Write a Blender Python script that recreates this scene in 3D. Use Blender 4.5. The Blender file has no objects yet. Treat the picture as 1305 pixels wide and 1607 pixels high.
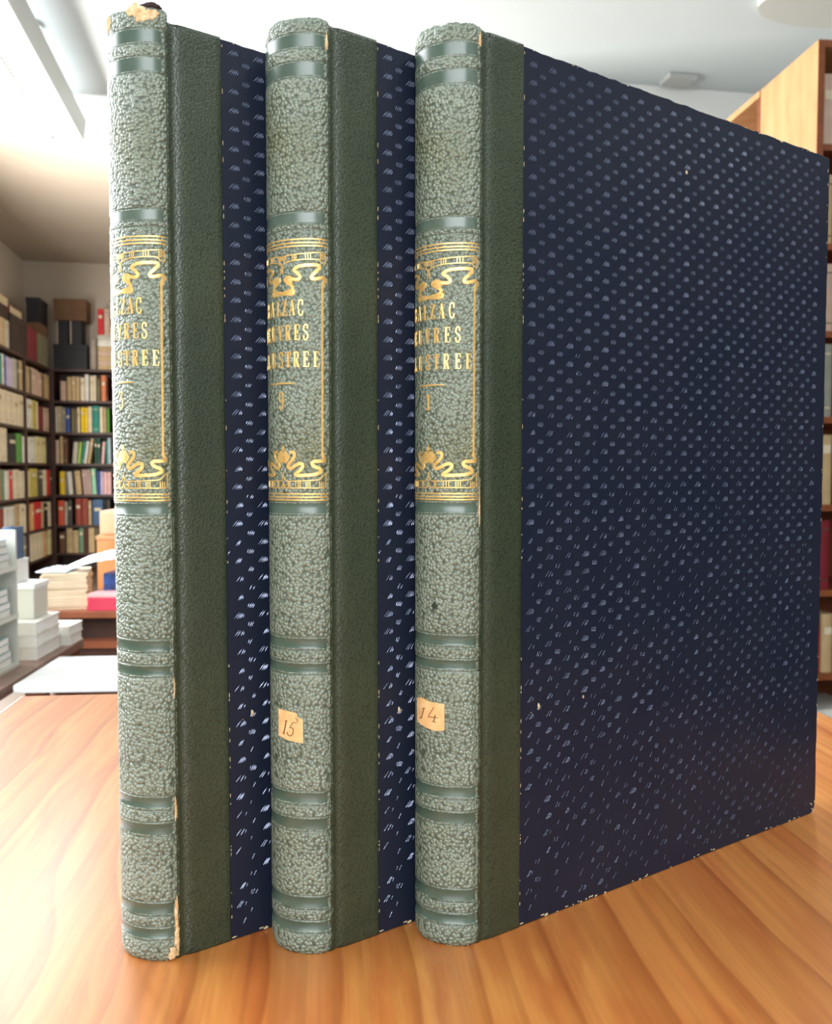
import bpy, bmesh, math, random
from mathutils import Vector, Matrix

# ------------------------------------------------------------------ camera, world, lights, exposure
SC = bpy.context.scene
COL = SC.collection
TABLE_Z = 0.75
EYE = 0.1636
cam_data = bpy.data.cameras.new('camera')
cam = bpy.data.objects.new('camera', cam_data)
COL.objects.link(cam)
cam.location = (0, 0, TABLE_Z + EYE)
cam.rotation_euler = (math.pi/2 - 0.0463, 0, 0)
cam_data.sensor_fit = 'HORIZONTAL'
cam_data.sensor_width = 36
cam_data.lens = 36*1380/1305
cam_data.clip_start = 0.02
cam_data.dof.use_dof = True
cam_data.dof.focus_distance = 0.335
cam_data.dof.aperture_fstop = 34
SC.camera = cam

world = bpy.data.worlds.new('world')
SC.world = world
world.use_nodes = True
world.node_tree.nodes['Background'].inputs['Color'].default_value = (0.86, 0.94, 1.0, 1)
world.node_tree.nodes['Background'].inputs['Strength'].default_value = 1.0

SC.view_settings.view_transform = 'Standard'
SC.view_settings.look = 'None'
SC.view_settings.gamma = 1
SC.view_settings.exposure = 0.42
SC.view_settings.use_curve_mapping = False

RHO = math.atan2(.1728, .985)          # the room is turned by ten degrees from the line of sight
CR, SR = math.cos(RHO), math.sin(RHO)
def R(u, v, z=0.0):
    return Vector((u*CR - v*SR, u*SR + v*CR, z))

def area_light(name, u, v, z, w, h, yaw, pitch, power, col):
    l = bpy.data.lights.new(name, 'AREA')
    l.shape = 'RECTANGLE'; l.size = w; l.size_y = h; l.energy = power; l.color = col
    o = bpy.data.objects.new(name, l); COL.objects.link(o)
    o.location = R(u, v, z)
    o.rotation_euler = (pitch, 0, yaw + RHO)
    return o
# daylight through the left window; front and far left ones added as unseen fill
area_light('daylight_left_window', -2.02, 1.75, 1.75, 2.6, 1.5, -math.pi/2, math.pi/2 - 0.1, 105, (0.93, 0.97, 1.0))
area_light('added_front_fill', -0.75, -1.86, 1.75, 1.9, 1.5, 0, math.pi/2, 48, (0.93, 0.97, 1.0))  # fill added at an unseen window behind the camera
area_light('added_far_left_fill', -2.02, 5.0, 1.35, 1.0, 1.2, -math.pi/2, math.pi/2 - 0.1, 270, (1.0, 0.95, 0.88))  # fill added from an unseen window to brighten the far bookcases

# ------------------------------------------------------------------ materials
def lin(c):
    return tuple(((x/255)/12.92 if x/255 <= .04045 else ((x/255+.055)/1.055)**2.4) for x in c) + (1,)
MATS = {}
def mat(name, col, rough=.6, metal=0, spec=.5, emit=None, estr=0, coat=0, coat_rough=.1):
    if name in MATS: return MATS[name]
    m = bpy.data.materials.new(name); m.use_nodes = True
    b = m.node_tree.nodes['Principled BSDF']
    b.inputs['Base Color'].default_value = lin(col)
    b.inputs['Roughness'].default_value = rough
    b.inputs['Metallic'].default_value = metal
    b.inputs['Specular IOR Level'].default_value = spec
    b.inputs['Coat Weight'].default_value = coat
    b.inputs['Coat Roughness'].default_value = coat_rough
    if emit:
        b.inputs['Emission Color'].default_value = lin(emit)
        b.inputs['Emission Strength'].default_value = estr
    MATS[name] = m
    return m
class NT:
    def __init__(s, m):
        s.t = m.node_tree; s.b = s.t.nodes['Principled BSDF']
    def n(s, typ, **kw):
        x = s.t.nodes.new(typ)
        for k, v in kw.items():
            if k in x.inputs: x.inputs[k].default_value = v
            else: setattr(x, k, v)
        return x
    def l(s, a, ao, b, bi):
        s.t.links.new(a.outputs[ao], b.inputs[bi])
    def coords(s, scale=(1, 1, 1), rot=(0, 0, 0)):
        tc = s.n('ShaderNodeTexCoord'); mp = s.n('ShaderNodeMapping')
        mp.inputs['Scale'].default_value = scale; mp.inputs['Rotation'].default_value = rot
        s.l(tc, 'Object', mp, 'Vector'); return mp
    def ramp(s, src, so, stops):
        r = s.n('ShaderNodeValToRGB')
        e = r.color_ramp.elements
        while len(e) < len(stops): e.new(.5)
        for el, (p, c) in zip(e, stops):
            el.position = p; el.color = lin(c) if len(c) == 3 else c
        s.l(src, so, r, 'Fac'); return r
    def bump(s, src, so, strength, dist, prev=None):
        bp = s.n('ShaderNodeBump'); bp.inputs['Strength'].default_value = strength
        bp.inputs['Distance'].default_value = dist
        s.l(src, so, bp, 'Height')
        if prev: s.l(prev, 'Normal', bp, 'Normal')
        s.l(bp, 'Normal', s.b, 'Normal'); return bp

def noise_mat(name, c1, c2, scale, rough=.6, stretch=(1, 1, 1), bump=0, bdist=.001, coat=0, spec=.5, metal=0, lo=.35, hi=.65, rot=(0, 0, 0), coat_rough=.15):
    if name in MATS: return MATS[name]
    m = mat(name, c1, rough, metal, spec, coat=coat, coat_rough=coat_rough); N = NT(m)
    mp = N.coords(stretch, rot)
    no = N.n('ShaderNodeTexNoise', Scale=scale, Detail=5.0)
    N.l(mp, 'Vector', no, 'Vector')
    r = N.ramp(no, 'Fac', [(lo, c1), (hi, c2)])
    N.l(r, 'Color', N.b, 'Base Color')
    if bump: N.bump(no, 'Fac', bump, bdist)
    return m

def leather(name, c1, c2, grain, bdist, rough, spec=.5, stain=None, fleck=None, warp_amt=.0003):
    m = mat(name, c1, rough, 0, spec); N = NT(m)
    mp = N.coords()
    warp = N.n('ShaderNodeTexNoise', Scale=grain*.35, Detail=2.0)
    N.l(mp, 'Vector', warp, 'Vector')
    ad = N.n('ShaderNodeMixRGB', blend_type='LINEAR_LIGHT'); ad.inputs['Fac'].default_value = warp_amt
    N.l(mp, 'Vector', ad, 'Color1'); N.l(warp, 'Color', ad, 'Color2')
    vo = N.n('ShaderNodeTexVoronoi', Scale=grain); vo.feature = 'SMOOTH_F1'
    vo.inputs['Smoothness'].default_value = .12
    N.l(ad, 'Color', vo, 'Vector')
    inv = N.n('ShaderNodeMath', operation='SUBTRACT'); inv.inputs[0].default_value = 1
    N.l(vo, 'Distance', inv, 1)
    big = N.n('ShaderNodeTexNoise', Scale=38.0, Detail=4.0)
    N.l(mp, 'Vector', big, 'Vector')
    r = N.ramp(big, 'Fac', [(.32, c1), (.66, c2)])
    out = r; oname = 'Color'
    if stain:
        st = N.n('ShaderNodeTexNoise', Scale=21.0, Detail=6.0); N.l(mp, 'Vector', st, 'Vector')
        sr = N.ramp(st, 'Fac', [(.52, (0, 0, 0)), (.72, (255, 255, 255))])
        mx = N.n('ShaderNodeMixRGB'); N.l(sr, 'Color', mx, 'Fac'); N.l(out, oname, mx, 'Color1')
        mx.inputs['Color2'].default_value = lin(stain); out = mx
    # the colour is darker in the bottom of the grain
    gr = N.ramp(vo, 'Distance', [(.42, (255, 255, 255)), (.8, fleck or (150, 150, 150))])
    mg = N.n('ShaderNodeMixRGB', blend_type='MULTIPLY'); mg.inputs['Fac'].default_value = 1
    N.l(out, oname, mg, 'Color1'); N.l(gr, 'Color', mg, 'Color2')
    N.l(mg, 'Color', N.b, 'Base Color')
    fine = N.n('ShaderNodeTexNoise', Scale=grain*2.2, Detail=3.0); N.l(mp, 'Vector', fine, 'Vector')
    b1 = N.bump(fine, 'Fac', .25, bdist*.5)
    N.bump(inv, 'Value', 1.0, bdist, b1)
    return m

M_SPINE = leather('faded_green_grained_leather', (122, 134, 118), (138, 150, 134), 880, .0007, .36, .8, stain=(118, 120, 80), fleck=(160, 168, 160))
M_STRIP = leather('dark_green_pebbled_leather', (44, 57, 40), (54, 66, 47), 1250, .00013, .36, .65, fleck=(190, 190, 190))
M_BAND = noise_mat('smooth_green_tooled_band', (66, 88, 76), (84, 102, 90), 90, .27, spec=.7, bump=.15, bdist=.0002)
M_GROOVE = noise_mat('pressed_fillet_line', (98, 112, 98), (80, 94, 80), 200, .3, spec=.7)
M_NAVY = noise_mat('navy_cover_paper', (19, 28, 46), (25, 31, 47), 30, .42, spec=.3, bump=.12, bdist=.0002)
M_TUFT_GLINT = mat('glint_tinted_embossed_navy', (92, 102, 130), .22, .45, 1.0, coat=.9, coat_rough=.14)  # blue lightened over the cover paper, glints put into the colour
M_TUFT_RUBBED_DIM = mat('rubbed_dim_glint_navy', (66, 75, 100), .33, .4, .9, coat=.45, coat_rough=.2)  # rubbed, and made duller so the weaker glints sit in the colour
M_WORN = noise_mat('worn_cream_board', (214, 200, 164), (170, 152, 112), 900, .9)
M_TORN = noise_mat('torn_tan_board', (240, 212, 168), (206, 166, 114), 420, .9, bump=.9, bdist=.0006)
M_GOLD = noise_mat('gold_leaf', (252, 214, 138), (238, 190, 106), 700, .38, metal=.6, spec=.6, bump=.1, bdist=.0001)
M_LABEL = noise_mat('tan_paper_label', (228, 178, 118), (238, 196, 140), 300, .8)
M_INK = mat('brown_ink', (104, 62, 22), .7)
M_PAGES = noise_mat('cream_page_edges', (214, 200, 168), (188, 170, 134), 30, .9, stretch=(1, 60, 1))

def table_wood():
    m = mat('orange_varnished_pine', (200, 120, 60), .38, 0, .5, coat=1.0, coat_rough=.24); N = NT(m)
    mp = N.coords((1, 1, 1))
    # staves: long boards glued side by side
    sep = N.n('ShaderNodeSeparateXYZ'); N.l(mp, 'Vector', sep, 'Vector')
    mp2 = N.coords((15, .8, 1))
    wob = N.n('ShaderNodeTexNoise', Scale=3.0, Detail=2.0); N.l(mp, 'Vector', wob, 'Vector')
    ad = N.n('ShaderNodeMixRGB', blend_type='LINEAR_LIGHT'); ad.inputs['Fac'].default_value = .55
    N.l(mp2, 'Vector', ad, 'Color1'); N.l(wob, 'Color', ad, 'Color2')
    n1 = N.n('ShaderNodeTexNoise', Scale=2.2, Detail=5.0, Roughness=.55); N.l(ad, 'Color', n1, 'Vector')
    r1 = N.ramp(n1, 'Fac', [(.30, (198, 112, 54)), (.44, (212, 132, 64)), (.52, (221, 147, 74)), (.60, (206, 124, 60)), (.74, (231, 164, 86))])
    # fine fibres
    mp3 = N.coords((150, 2.0, 1))
    n2 = N.n('ShaderNodeTexNoise', Scale=2.0, Detail=4.0); N.l(mp3, 'Vector', n2, 'Vector')
    r2 = N.ramp(n2, 'Fac', [(.35, (206, 196, 186)), (.62, (255, 255, 255))])
    mx = N.n('ShaderNodeMixRGB', blend_type='MULTIPLY'); mx.inputs['Fac'].default_value = .5
    N.l(r1, 'Color', mx, 'Color1'); N.l(r2, 'Color', mx, 'Color2')
    # cathedral figure: rings stretched along the board
    mp4 = N.coords((11, .8, 1))
    ad2 = N.n('ShaderNodeMixRGB', blend_type='LINEAR_LIGHT'); ad2.inputs['Fac'].default_value = .9
    wob2 = N.n('ShaderNodeTexNoise', Scale=2.3, Detail=1.5); N.l(mp, 'Vector', wob2, 'Vector')
    N.l(mp4, 'Vector', ad2, 'Color1'); N.l(wob2, 'Color', ad2, 'Color2')
    wv = N.n('ShaderNodeTexWave', Scale=1.1, Distortion=2.5, Detail=2.0); wv.wave_profile = 'SAW'
    N.l(ad2, 'Color', wv, 'Vector')
    r3 = N.ramp(wv, 'Fac', [(.0, (255, 255, 255)), (.8, (240, 226, 210)), (.95, (206, 178, 150)), (1.0, (255, 250, 240))])
    mx2 = N.n('ShaderNodeMixRGB', blend_type='MULTIPLY'); mx2.inputs['Fac'].default_value = .75
    N.l(mx, 'Color', mx2, 'Color1'); N.l(r3, 'Color', mx2, 'Color2')
    N.l(mx2, 'Color', N.b, 'Base Color')
    N.bump(n2, 'Fac', .12, .0003)
    return m
M_TABLE = table_wood()
M_DARKWOOD = noise_mat('dark_stained_shelf_wood', (74, 42, 28), (52, 29, 20), 6, .5, stretch=(1, 1, 1))
M_REDWOOD = noise_mat('red_brown_shelf_wood', (150, 84, 52), (122, 64, 38), 7, .45)
M_BENCHWOOD = noise_mat('grey_brown_bench_wood', (150, 122, 108), (126, 96, 84), 8, .4)
M_PINE = noise_mat('knotty_yellow_pine', (182, 134, 88), (194, 150, 104), 3, .5, stretch=(5, 5, 1), lo=.38, hi=.62)
def knots():
    N = NT(M_PINE); ramp = [n for n in M_PINE.node_tree.nodes if n.type == 'VALTORGB'][0]
    mp = N.coords((7, 7, 3.2)); vo = N.n('ShaderNodeTexVoronoi', Scale=1.15); N.l(mp, 'Vector', vo, 'Vector')
    kr = N.ramp(vo, 'Distance', [(.05, (110, 66, 36)), (.13, (255, 255, 255))])
    mx = N.n('ShaderNodeMixRGB', blend_type='MULTIPLY'); mx.inputs['Fac'].default_value = .8
    N.l(ramp, 'Color', mx, 'Color1'); N.l(kr, 'Color', mx, 'Color2'); N.l(mx, 'Color', N.b, 'Base Color')
knots()
M_PINEDARK = noise_mat('orange_brown_shelf_front', (136, 76, 40), (112, 58, 30), 9, .5)
M_WHITE = noise_mat('matte_white_plaster', (226, 228, 224), (220, 222, 218), 2, .9)
M_CEIL = noise_mat('white_ceiling_paint', (206, 214, 216), (200, 209, 211), 1.5, .9)
M_TANW = noise_mat('warm_beige_paint', (186, 175, 160), (180, 168, 152), 1.5, .9)
M_FLOOR = noise_mat('brown_floor_tiles', (96, 82, 72), (82, 70, 60), 3, .5)
M_LAMPBODY = mat('grey_lamp_housing', (172, 175, 173), .5)
M_TUBE = mat('lit_lamp_diffuser', (255, 255, 255), .5, emit=(248, 252, 255), estr=11.0)
M_ADDED_UPLIGHT = mat('added_ceiling_glow', (255, 255, 255), .5, emit=(248, 252, 255), estr=1.7)  # glow added to brighten the ceiling above the lamp
M_LOUVRE = mat('lamp_louvre', (235, 236, 232), .4)
M_METAL = mat('thin_grey_rod', (170, 172, 172), .4, .6)
M_PAPER = noise_mat('white_sheet_paper', (245, 246, 244), (238, 240, 240), 4, .7)
M_PLASTIC = noise_mat('white_blue_plastic_film', (236, 242, 250), (196, 218, 240), 7, .25, spec=.8)
M_RACK = noise_mat('pale_grey_lacquer', (214, 216, 206), (206, 208, 198), 3, .4)

# ------------------------------------------------------------------ object helpers
def tag(o, label=None, cat=None, group=None, kind=None):
    if label: o['label'] = label
    if cat: o['category'] = cat
    if group: o['group'] = group
    if kind: o['kind'] = kind
    return o
def empty(name, loc, rz=0, label=None, cat=None, group=None, kind=None):
    o = bpy.data.objects.new(name, None); COL.objects.link(o)
    o.empty_display_size = .05
    o.location = loc; o.rotation_euler = (0, 0, rz)
    return tag(o, label, cat, group, kind)
def mesh_obj(name, verts, faces, mats, parent=None, fm=None, smooth=False, loc=None, rz=0):
    me = bpy.data.meshes.new(name)
    me.from_pydata([tuple(v) for v in verts], [], faces)
    if not isinstance(mats, (list, tuple)): mats = [mats]
    for m in mats: me.materials.append(m)
    if fm: me.polygons.foreach_set('material_index', fm)
    if smooth: me.polygons.foreach_set('use_smooth', [True]*len(me.polygons))
    me.update()
    bm = bmesh.new(); bm.from_mesh(me); bmesh.ops.recalc_face_normals(bm, faces=bm.faces); bm.to_mesh(me); bm.free()
    o = bpy.data.objects.new(name, me); COL.objects.link(o)
    if parent: o.parent = parent
    if loc is not None: o.location = loc
    if rz: o.rotation_euler = (0, 0, rz)
    return o
class MB:
    """collects boxes and prisms into one mesh"""
    def __init__(s): s.v = []; s.f = []; s.m = []
    def box(s, x0, x1, y0, y1, z0, z1, mi=0, bev=0):
        if bev:
            bm = bmesh.new()
            bmesh.ops.create_cube(bm, size=1)
            bmesh.ops.scale(bm, vec=(x1-x0, y1-y0, z1-z0), verts=bm.verts)
            bmesh.ops.translate(bm, vec=((x0+x1)/2, (y0+y1)/2, (z0+z1)/2), verts=bm.verts)
            bmesh.ops.bevel(bm, geom=list(bm.edges), offset=bev, segments=2, affect='EDGES', profile=.6)
            s.add_bm(bm, mi); return s
        n = len(s.v)
        s.v += [(x0, y0, z0), (x1, y0, z0), (x1, y1, z0), (x0, y1, z0), (x0, y0, z1), (x1, y0, z1), (x1, y1, z1), (x0, y1, z1)]
        for q in ((0, 3, 2, 1), (4, 5, 6, 7), (0, 1, 5, 4), (1, 2, 6, 5), (2, 3, 7, 6), (3, 0, 4, 7)):
            s.f.append(tuple(n+i for i in q)); s.m.append(mi)
        return s
    def add_bm(s, bm, mi):
        n = len(s.v); bm.verts.ensure_lookup_table(); bm.verts.index_update()
        s.v += [tuple(v.co) for v in bm.verts]
        for f in bm.faces: s.f.append(tuple(n+v.index for v in f.verts)); s.m.append(mi)
        bm.free()
    def prism(s, poly, axis, a0, a1, mi=0):
        """polygon (p, q) extruded along axis 'x','y' or 'z'"""
        n = len(s.v); k = len(poly)
        for a in (a0, a1):
            for p, q in poly:
                s.v.append({'x': (a, p, q), 'y': (p, a, q), 'z': (p, q, a)}[axis])
        s.f.append(tuple(n+i for i in range(k))[::-1]); s.f.append(tuple(n+k+i for i in range(k))); s.m += [mi, mi]
        for i in range(k):
            j = (i+1) % k; s.f.append((n+i, n+j, n+k+j, n+k+i)); s.m.append(mi)
        return s
    def build(s, name, mats, parent=None, loc=None, rz=0, smooth=False):
        return mesh_obj(name, s.v, s.f, mats, parent, s.m, smooth, loc, rz)
def struct(name, mb, mats):
    o = mb.build(name, mats, None, (0, 0, 0), RHO); o['kind'] = 'structure'; return o

# ------------------------------------------------------------------ the room
CEIL = 2.945; LOW = 2.856
UL, UR, VF, VB = -2.15, 3.4, -2.0, 8.73
struct('floor', MB().box(UL-.1, UR+.1, VF-.1, VB+.1, -.1, 0), M_FLOOR)
struct('ceiling', MB().box(UL-.1, UR+.1, VF-.1, 5.58, CEIL, CEIL+.1).box(UL-.1, UR+.1, 5.58, VB+.1, LOW, LOW+.19)
       .box(.9, UR+.1, 2.3, 2.5, CEIL-.05, CEIL), M_CEIL).data.materials.append(M_TANW)
c = bpy.data.objects['ceiling'].data
for p in c.polygons:
    if 6 <= p.index < 12 and abs(p.normal.z) > .5: p.material_index = 1
struct('wall_back', MB().box(UL-.1, UR+.1, VB, VB+.1, 0, LOW), M_TANW)
struct('wall_right', MB().box(UR, UR+.1, VF-.1, VB, 0, CEIL), M_WHITE)
struct('wall_partition', MB().box(.75, UR, 4.45, 4.57, 0, CEIL), M_WHITE)
# left wall with two window openings, the far one added
mb = MB()
def wall_with_holes(mb, fixed0, fixed1, a0, a1, zt, holes, axis):
    cur = a0
    def bx(p0, p1, z0, z1):
        if axis == 'v': mb.box(fixed0, fixed1, p0, p1, z0, z1)
        else: mb.box(p0, p1, fixed0, fixed1, z0, z1)
    for h0, h1, z0, z1 in holes:
        bx(cur, h0, 0, zt); bx(h0, h1, 0, z0); bx(h0, h1, z1, zt); cur = h1
    bx(cur, a1, 0, zt)
wall_with_holes(mb, UL-.1, UL, VF-.1, VB, CEIL, [(.4, 3.1, .95, 2.55), (4.4, 5.6, .75, 2.1)], 'v')
struct('wall_left', mb, M_TANW)
mb = MB(); wall_with_holes(mb, VF-.1, VF, UL, UR, CEIL, [(-1.75, .25, .95, 2.55)], 'u')
struct('wall_front', mb, M_WHITE)
M_GLASS = mat('clear_window_glass', (250, 252, 255), .02)
M_GLASS.node_tree.nodes['Principled BSDF'].inputs['Transmission Weight'].default_value = 1
M_FRAME = mat('white_window_frame', (235, 235, 232), .5)
def window(name, fixed, a0, a1, z0, z1, axis):
    w = empty(name, (0, 0, 0), RHO, kind='structure')
    f = MB(); t = .05
    def bx(m, p0, p1, q0, q1, d0, d1):
        if axis == 'v': m.box(fixed+d0, fixed+d1, p0, p1, q0, q1)
        else: m.box(p0, p1, fixed+d0, fixed+d1, q0, q1)
    mid = (a0+a1)/2
    for p in ((a0, a0+t, z0, z1), (a1-t, a1, z0, z1), (a0+t, a1-t, z0, z0+t), (a0+t, a1-t, z1-t, z1), (mid-.025, mid+.025, z0+t, z1-t)):
        bx(f, *p, .02, .07)
    f.build('window_frame', M_FRAME, w)
    g = MB(); bx(g, a0+t, a1-t, z0+t, z1-t, .04, .046); g.build('window_pane', M_GLASS, w)
window('window_1', UL-.1, .4, 3.1, .95, 2.55, 'v')
window('added_window_2', UL-.1, 4.4, 5.6, .75, 2.1, 'v')  # unseen window added for the far left fill
window('added_window_3', VF-.1, -1.75, .25, .95, 2.55, 'u')  # unseen window added behind the camera for front fill

# ------------------------------------------------------------------ lamps under the ceiling
def lamp(u, v0, v1, zb, label, rods, on=True):
    t = empty('ceiling_lamp', R(u, (v0+v1)/2, zb), RHO, label, 'ceiling lamp')
    h = (v1-v0)/2
    MB().prism([(-.10, .105), (-.085, .0), (-.079, .0), (-.079, .09), (.079, .09), (.079, 0), (.085, 0), (.10, .105), (.10, .115), (-.10, .115)], 'y', -h, h)\
        .box(-.0845, .0845, -h-.008, -h, 0, .115).box(-.0845, .0845, h, h+.008, 0, .115).build('lamp_housing', M_LAMPBODY, t)
    MB().box(-.045, .078, -h+.01, h-.01, .006, .03).build('lamp_diffuser', M_TUBE, t)
    if on: MB().box(-.07, .07, -h+.02, h-.02, .116, .124).build('added_uplight_strip', M_ADDED_UPLIGHT, t)  # glowing strip added on top of the housing to whiten the ceiling
    lv = MB(); n = int((v1-v0)/.035)
    for i in range(n):
        y = -h + .02 + i*(v1-v0-.04)/n
        lv.box(-.078, -.047, y, y+.012, .008, .035)
    lv.box(-.049, -.046, -h+.01, h-.01, .004, .04)
    lv.build('louvre_grille', M_LOUVRE, t)
    for rv in rods:
        y = rv - (v0+v1)/2
        MB().box(-.004, .004, y-.004, y+.004, .115, CEIL-zb-.02).build('hanging_rod', M_METAL, t)
        MB().prism([(.06*math.cos(a*math.pi/8), y+.06*math.sin(a*math.pi/8)) for a in range(16)], 'z', CEIL-zb-.02, CEIL-zb).build('ceiling_rose', M_LAMPBODY, t)
    return t
lamp(-1.02, 2.35, 5.10, 2.70, 'long hanging fluorescent ceiling lamp at the upper left, switched on', (2.9, 4.33))
lamp(1.15, -1.7, 1.0, 2.70, 'long hanging fluorescent ceiling lamp behind the viewer, outside the picture', (-1.1, .5), False)  # unseen lamp added so the embossed covers catch glints
# small grey ceiling fittings at the upper right
o = MB().box(-.08, .08, -.06, .06, -.025, 0, bev=.005).build('ceiling_vent', M_LAMPBODY, None, R(2.14, 4.34, CEIL), RHO)
tag(o, 'small flat grey fitting on the ceiling above the top edge of the volume numbered 1', 'ceiling vent')
d = MB().prism([(.30*math.cos(a*math.pi/16), .15*math.sin(a*math.pi/16)) for a in range(32)], 'z', -.03, 0).build('ceiling_panel', mat('grey_ceiling_disc', (200, 202, 196), .7), None, R(2.42, 3.55, CEIL), RHO)
tag(d, 'pale grey oval panel on the ceiling at the upper right corner', 'ceiling panel')

# ------------------------------------------------------------------ foreground table
TA = math.radians(5.66)
tb = empty('wooden_table', (-.2867, .6335, 0), TA, 'glossy orange pine table carrying the three tall green and navy books', 'table')
W_T, D_T = .5535, .86
MB().box(0, W_T, -D_T, 0, TABLE_Z-.03, TABLE_Z, bev=.0004).build('tabletop', M_TABLE, tb)
for x, y in ((.02, -.08), (W_T-.08, -.08), (.02, -D_T+.02), (W_T-.08, -D_T+.02)):
    MB().box(x, x+.06, y, y+.06, 0, TABLE_Z-.03, bev=.003).build('leg', M_TABLE, tb)
MB().box(.05, W_T-.05, -.06, -.04, TABLE_Z-.11, TABLE_Z-.03).build('apron', M_TABLE, tb)
MB().box(.05, W_T-.05, -D_T+.04, -D_T+.06, TABLE_Z-.11, TABLE_Z-.03).build('apron', M_TABLE, tb)

# ------------------------------------------------------------------ the three large books
BT = .0232
PROF = [(0, 0), (-.0003, .0020), (-.0003, .0040), (.0012, .0072), (.0045, .0108), (.0082, .0133), (.0131, .0147), (.0177, .0142), (.0207, .0128), (.0230, .0104), (.0239, .0068), (.0240, .0030), (.0238, 0)]
_PD = []
for i in range(len(PROF)-1):
    p0, p1, p2, p3 = PROF[max(i-1, 0)], PROF[i], PROF[i+1], PROF[min(i+2, len(PROF)-1)]
    for k in range(50):
        t = k/50
        _PD.append(tuple(.5*((2*p1[j])+(-p0[j]+p2[j])*t+(2*p0[j]-5*p1[j]+4*p2[j]-p3[j])*t*t+(-p0[j]+3*p1[j]-3*p2[j]+p3[j])*t**3) for j in (0, 1)))
_PD.append(PROF[-1])
_A = [p[0] for p in _PD]; _B = [p[1] for p in _PD]; NARC = len(_PD)-1
_L = [0]
for i in range(NARC): _L.append(_L[-1]+math.hypot(_A[i+1]-_A[i], _B[i+1]-_B[i]))
TOT = _L[-1]
import bisect
def arc(w):
    """w millimetres along the spine from its middle towards the right joint -> (s, a, outward normal)"""
    s = min(max(TOT/2 - w/1000, 0), TOT)
    i = min(max(bisect.bisect_right(_L, s)-1, 0), NARC-1)
    t = (s-_L[i])/(_L[i+1]-_L[i]) if _L[i+1] > _L[i] else 0
    a = _A[i]+t*(_A[i+1]-_A[i]); b = _B[i]+t*(_B[i+1]-_B[i])
    j0, j1 = max(0, i-12), min(NARC, i+13)
    ta, tb_ = _A[j1]-_A[j0], _B[j1]-_B[j0]
    l = math.hypot(ta, tb_)
    return -b, a, (-ta/l, -tb_/l)     # s = -b ; outward normal in (s, a)
def sp(w, z, off):
    s, a, n = arc(w)
    return (s+n[0]*off, a+n[1]*off, z/1000)

GROOVES = [304.9, 300.0, 296.1, 291.0, 248.2, 244.2, 242.4, 153.6, 149.0, 108.4, 103.9, 100.0, 95.7, 56.2, 51.3, 47.4, 42.4, 20.5, 15.5, 11.9, 7.3]
BANDS = [(304.4, 300.5), (295.6, 291.5), (247.7, 244.6), (153.0, 149.6), (107.8, 104.6), (99.4, 96.4), (55.6, 52.2), (46.8, 43.3), (19.9, 16.2), (11.3, 8.1)]
def spine_mesh(seed, top, ragged, parent):
    rnd = random.Random(seed)
    zs = set([0, 1.2, 2.6, 4.0])
    z = 0
    while z < 306: zs.add(round(z, 2)); z += 4
    for g in GROOVES:
        for d in (-.45, -.22, 0, .22, .45): zs.add(round(g+d, 2))
    for a, b in BANDS: zs.add(a); zs.add(b)
    zs = sorted(q for q in zs if q < top-2.5)
    zs += [top-2.4, top-1.6, top-.8, top-.2, top]
    NW = 84
    ws = [-TOT*500+TOT*1000*i/NW for i in range(NW+1)]
    jag = []
    p = 0
    for i in range(NW+1):
        p = .88*p + rnd.uniform(-1, 1)*ragged*.34
        jag.append(p + rnd.uniform(-.12, .12)*ragged)
    verts = []; rows = len(zs)
    def off(z):
        o = 0
        for g in GROOVES:
            if abs(z-g) < .3: o = -.00030*(1-abs(z-g)/.3)
        for a, b in BANDS:
            if b-.05 <= z <= a+.05: o -= .00012
        return o
    for z in zs:
        for i, w in enumerate(ws):
            o = off(z); zz = z
            if z > top-2.5:
                k = (z-(top-2.5))/2.5
                o -= .0012*k*k; zz += jag[i]*k
            if z < 3.9: o -= .0008*((3.9-z)/3.9)**2 + (.0003*abs(jag[i]) if z < 1 else 0)
            verts.append(sp(w, zz, o))
    n0 = len(verts)
    for z in zs:
        for i, w in enumerate(ws):
            verts.append(sp(w, z if z < top-2.5 else z+jag[i]*(z-(top-2.5))/2.5, -.0024))
    faces = []; fm = []
    K = NW+1
    for r in range(rows-1):
        zm = (zs[r]+zs[r+1])/2
        mi = 0
        for a, b in BANDS:
            if b < zm < a: mi = 1
        for g in GROOVES:
            if abs(zm-g) < .25: mi = 2
        for i in range(NW):
            q = r*K+i
            faces.append((q, q+1, q+K+1, q+K)); fm.append(mi if 3 < i < NW-4 else 0)
            faces.append((n0+q, n0+q+K, n0+q+K+1, n0+q+1)); fm.append(0)
        for i in (0, NW):
            q = r*K+i; faces.append((q, q+K, n0+q+K, n0+q)); fm.append(0)
    for r in (0, rows-1):
        for i in range(NW):
            q = r*K+i; faces.append((q, q+1, n0+q+1, n0+q)); fm.append(0)
    return mesh_obj('spine', verts, faces, [M_SPINE, M_BAND, M_GROOVE], parent, fm, True)

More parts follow.
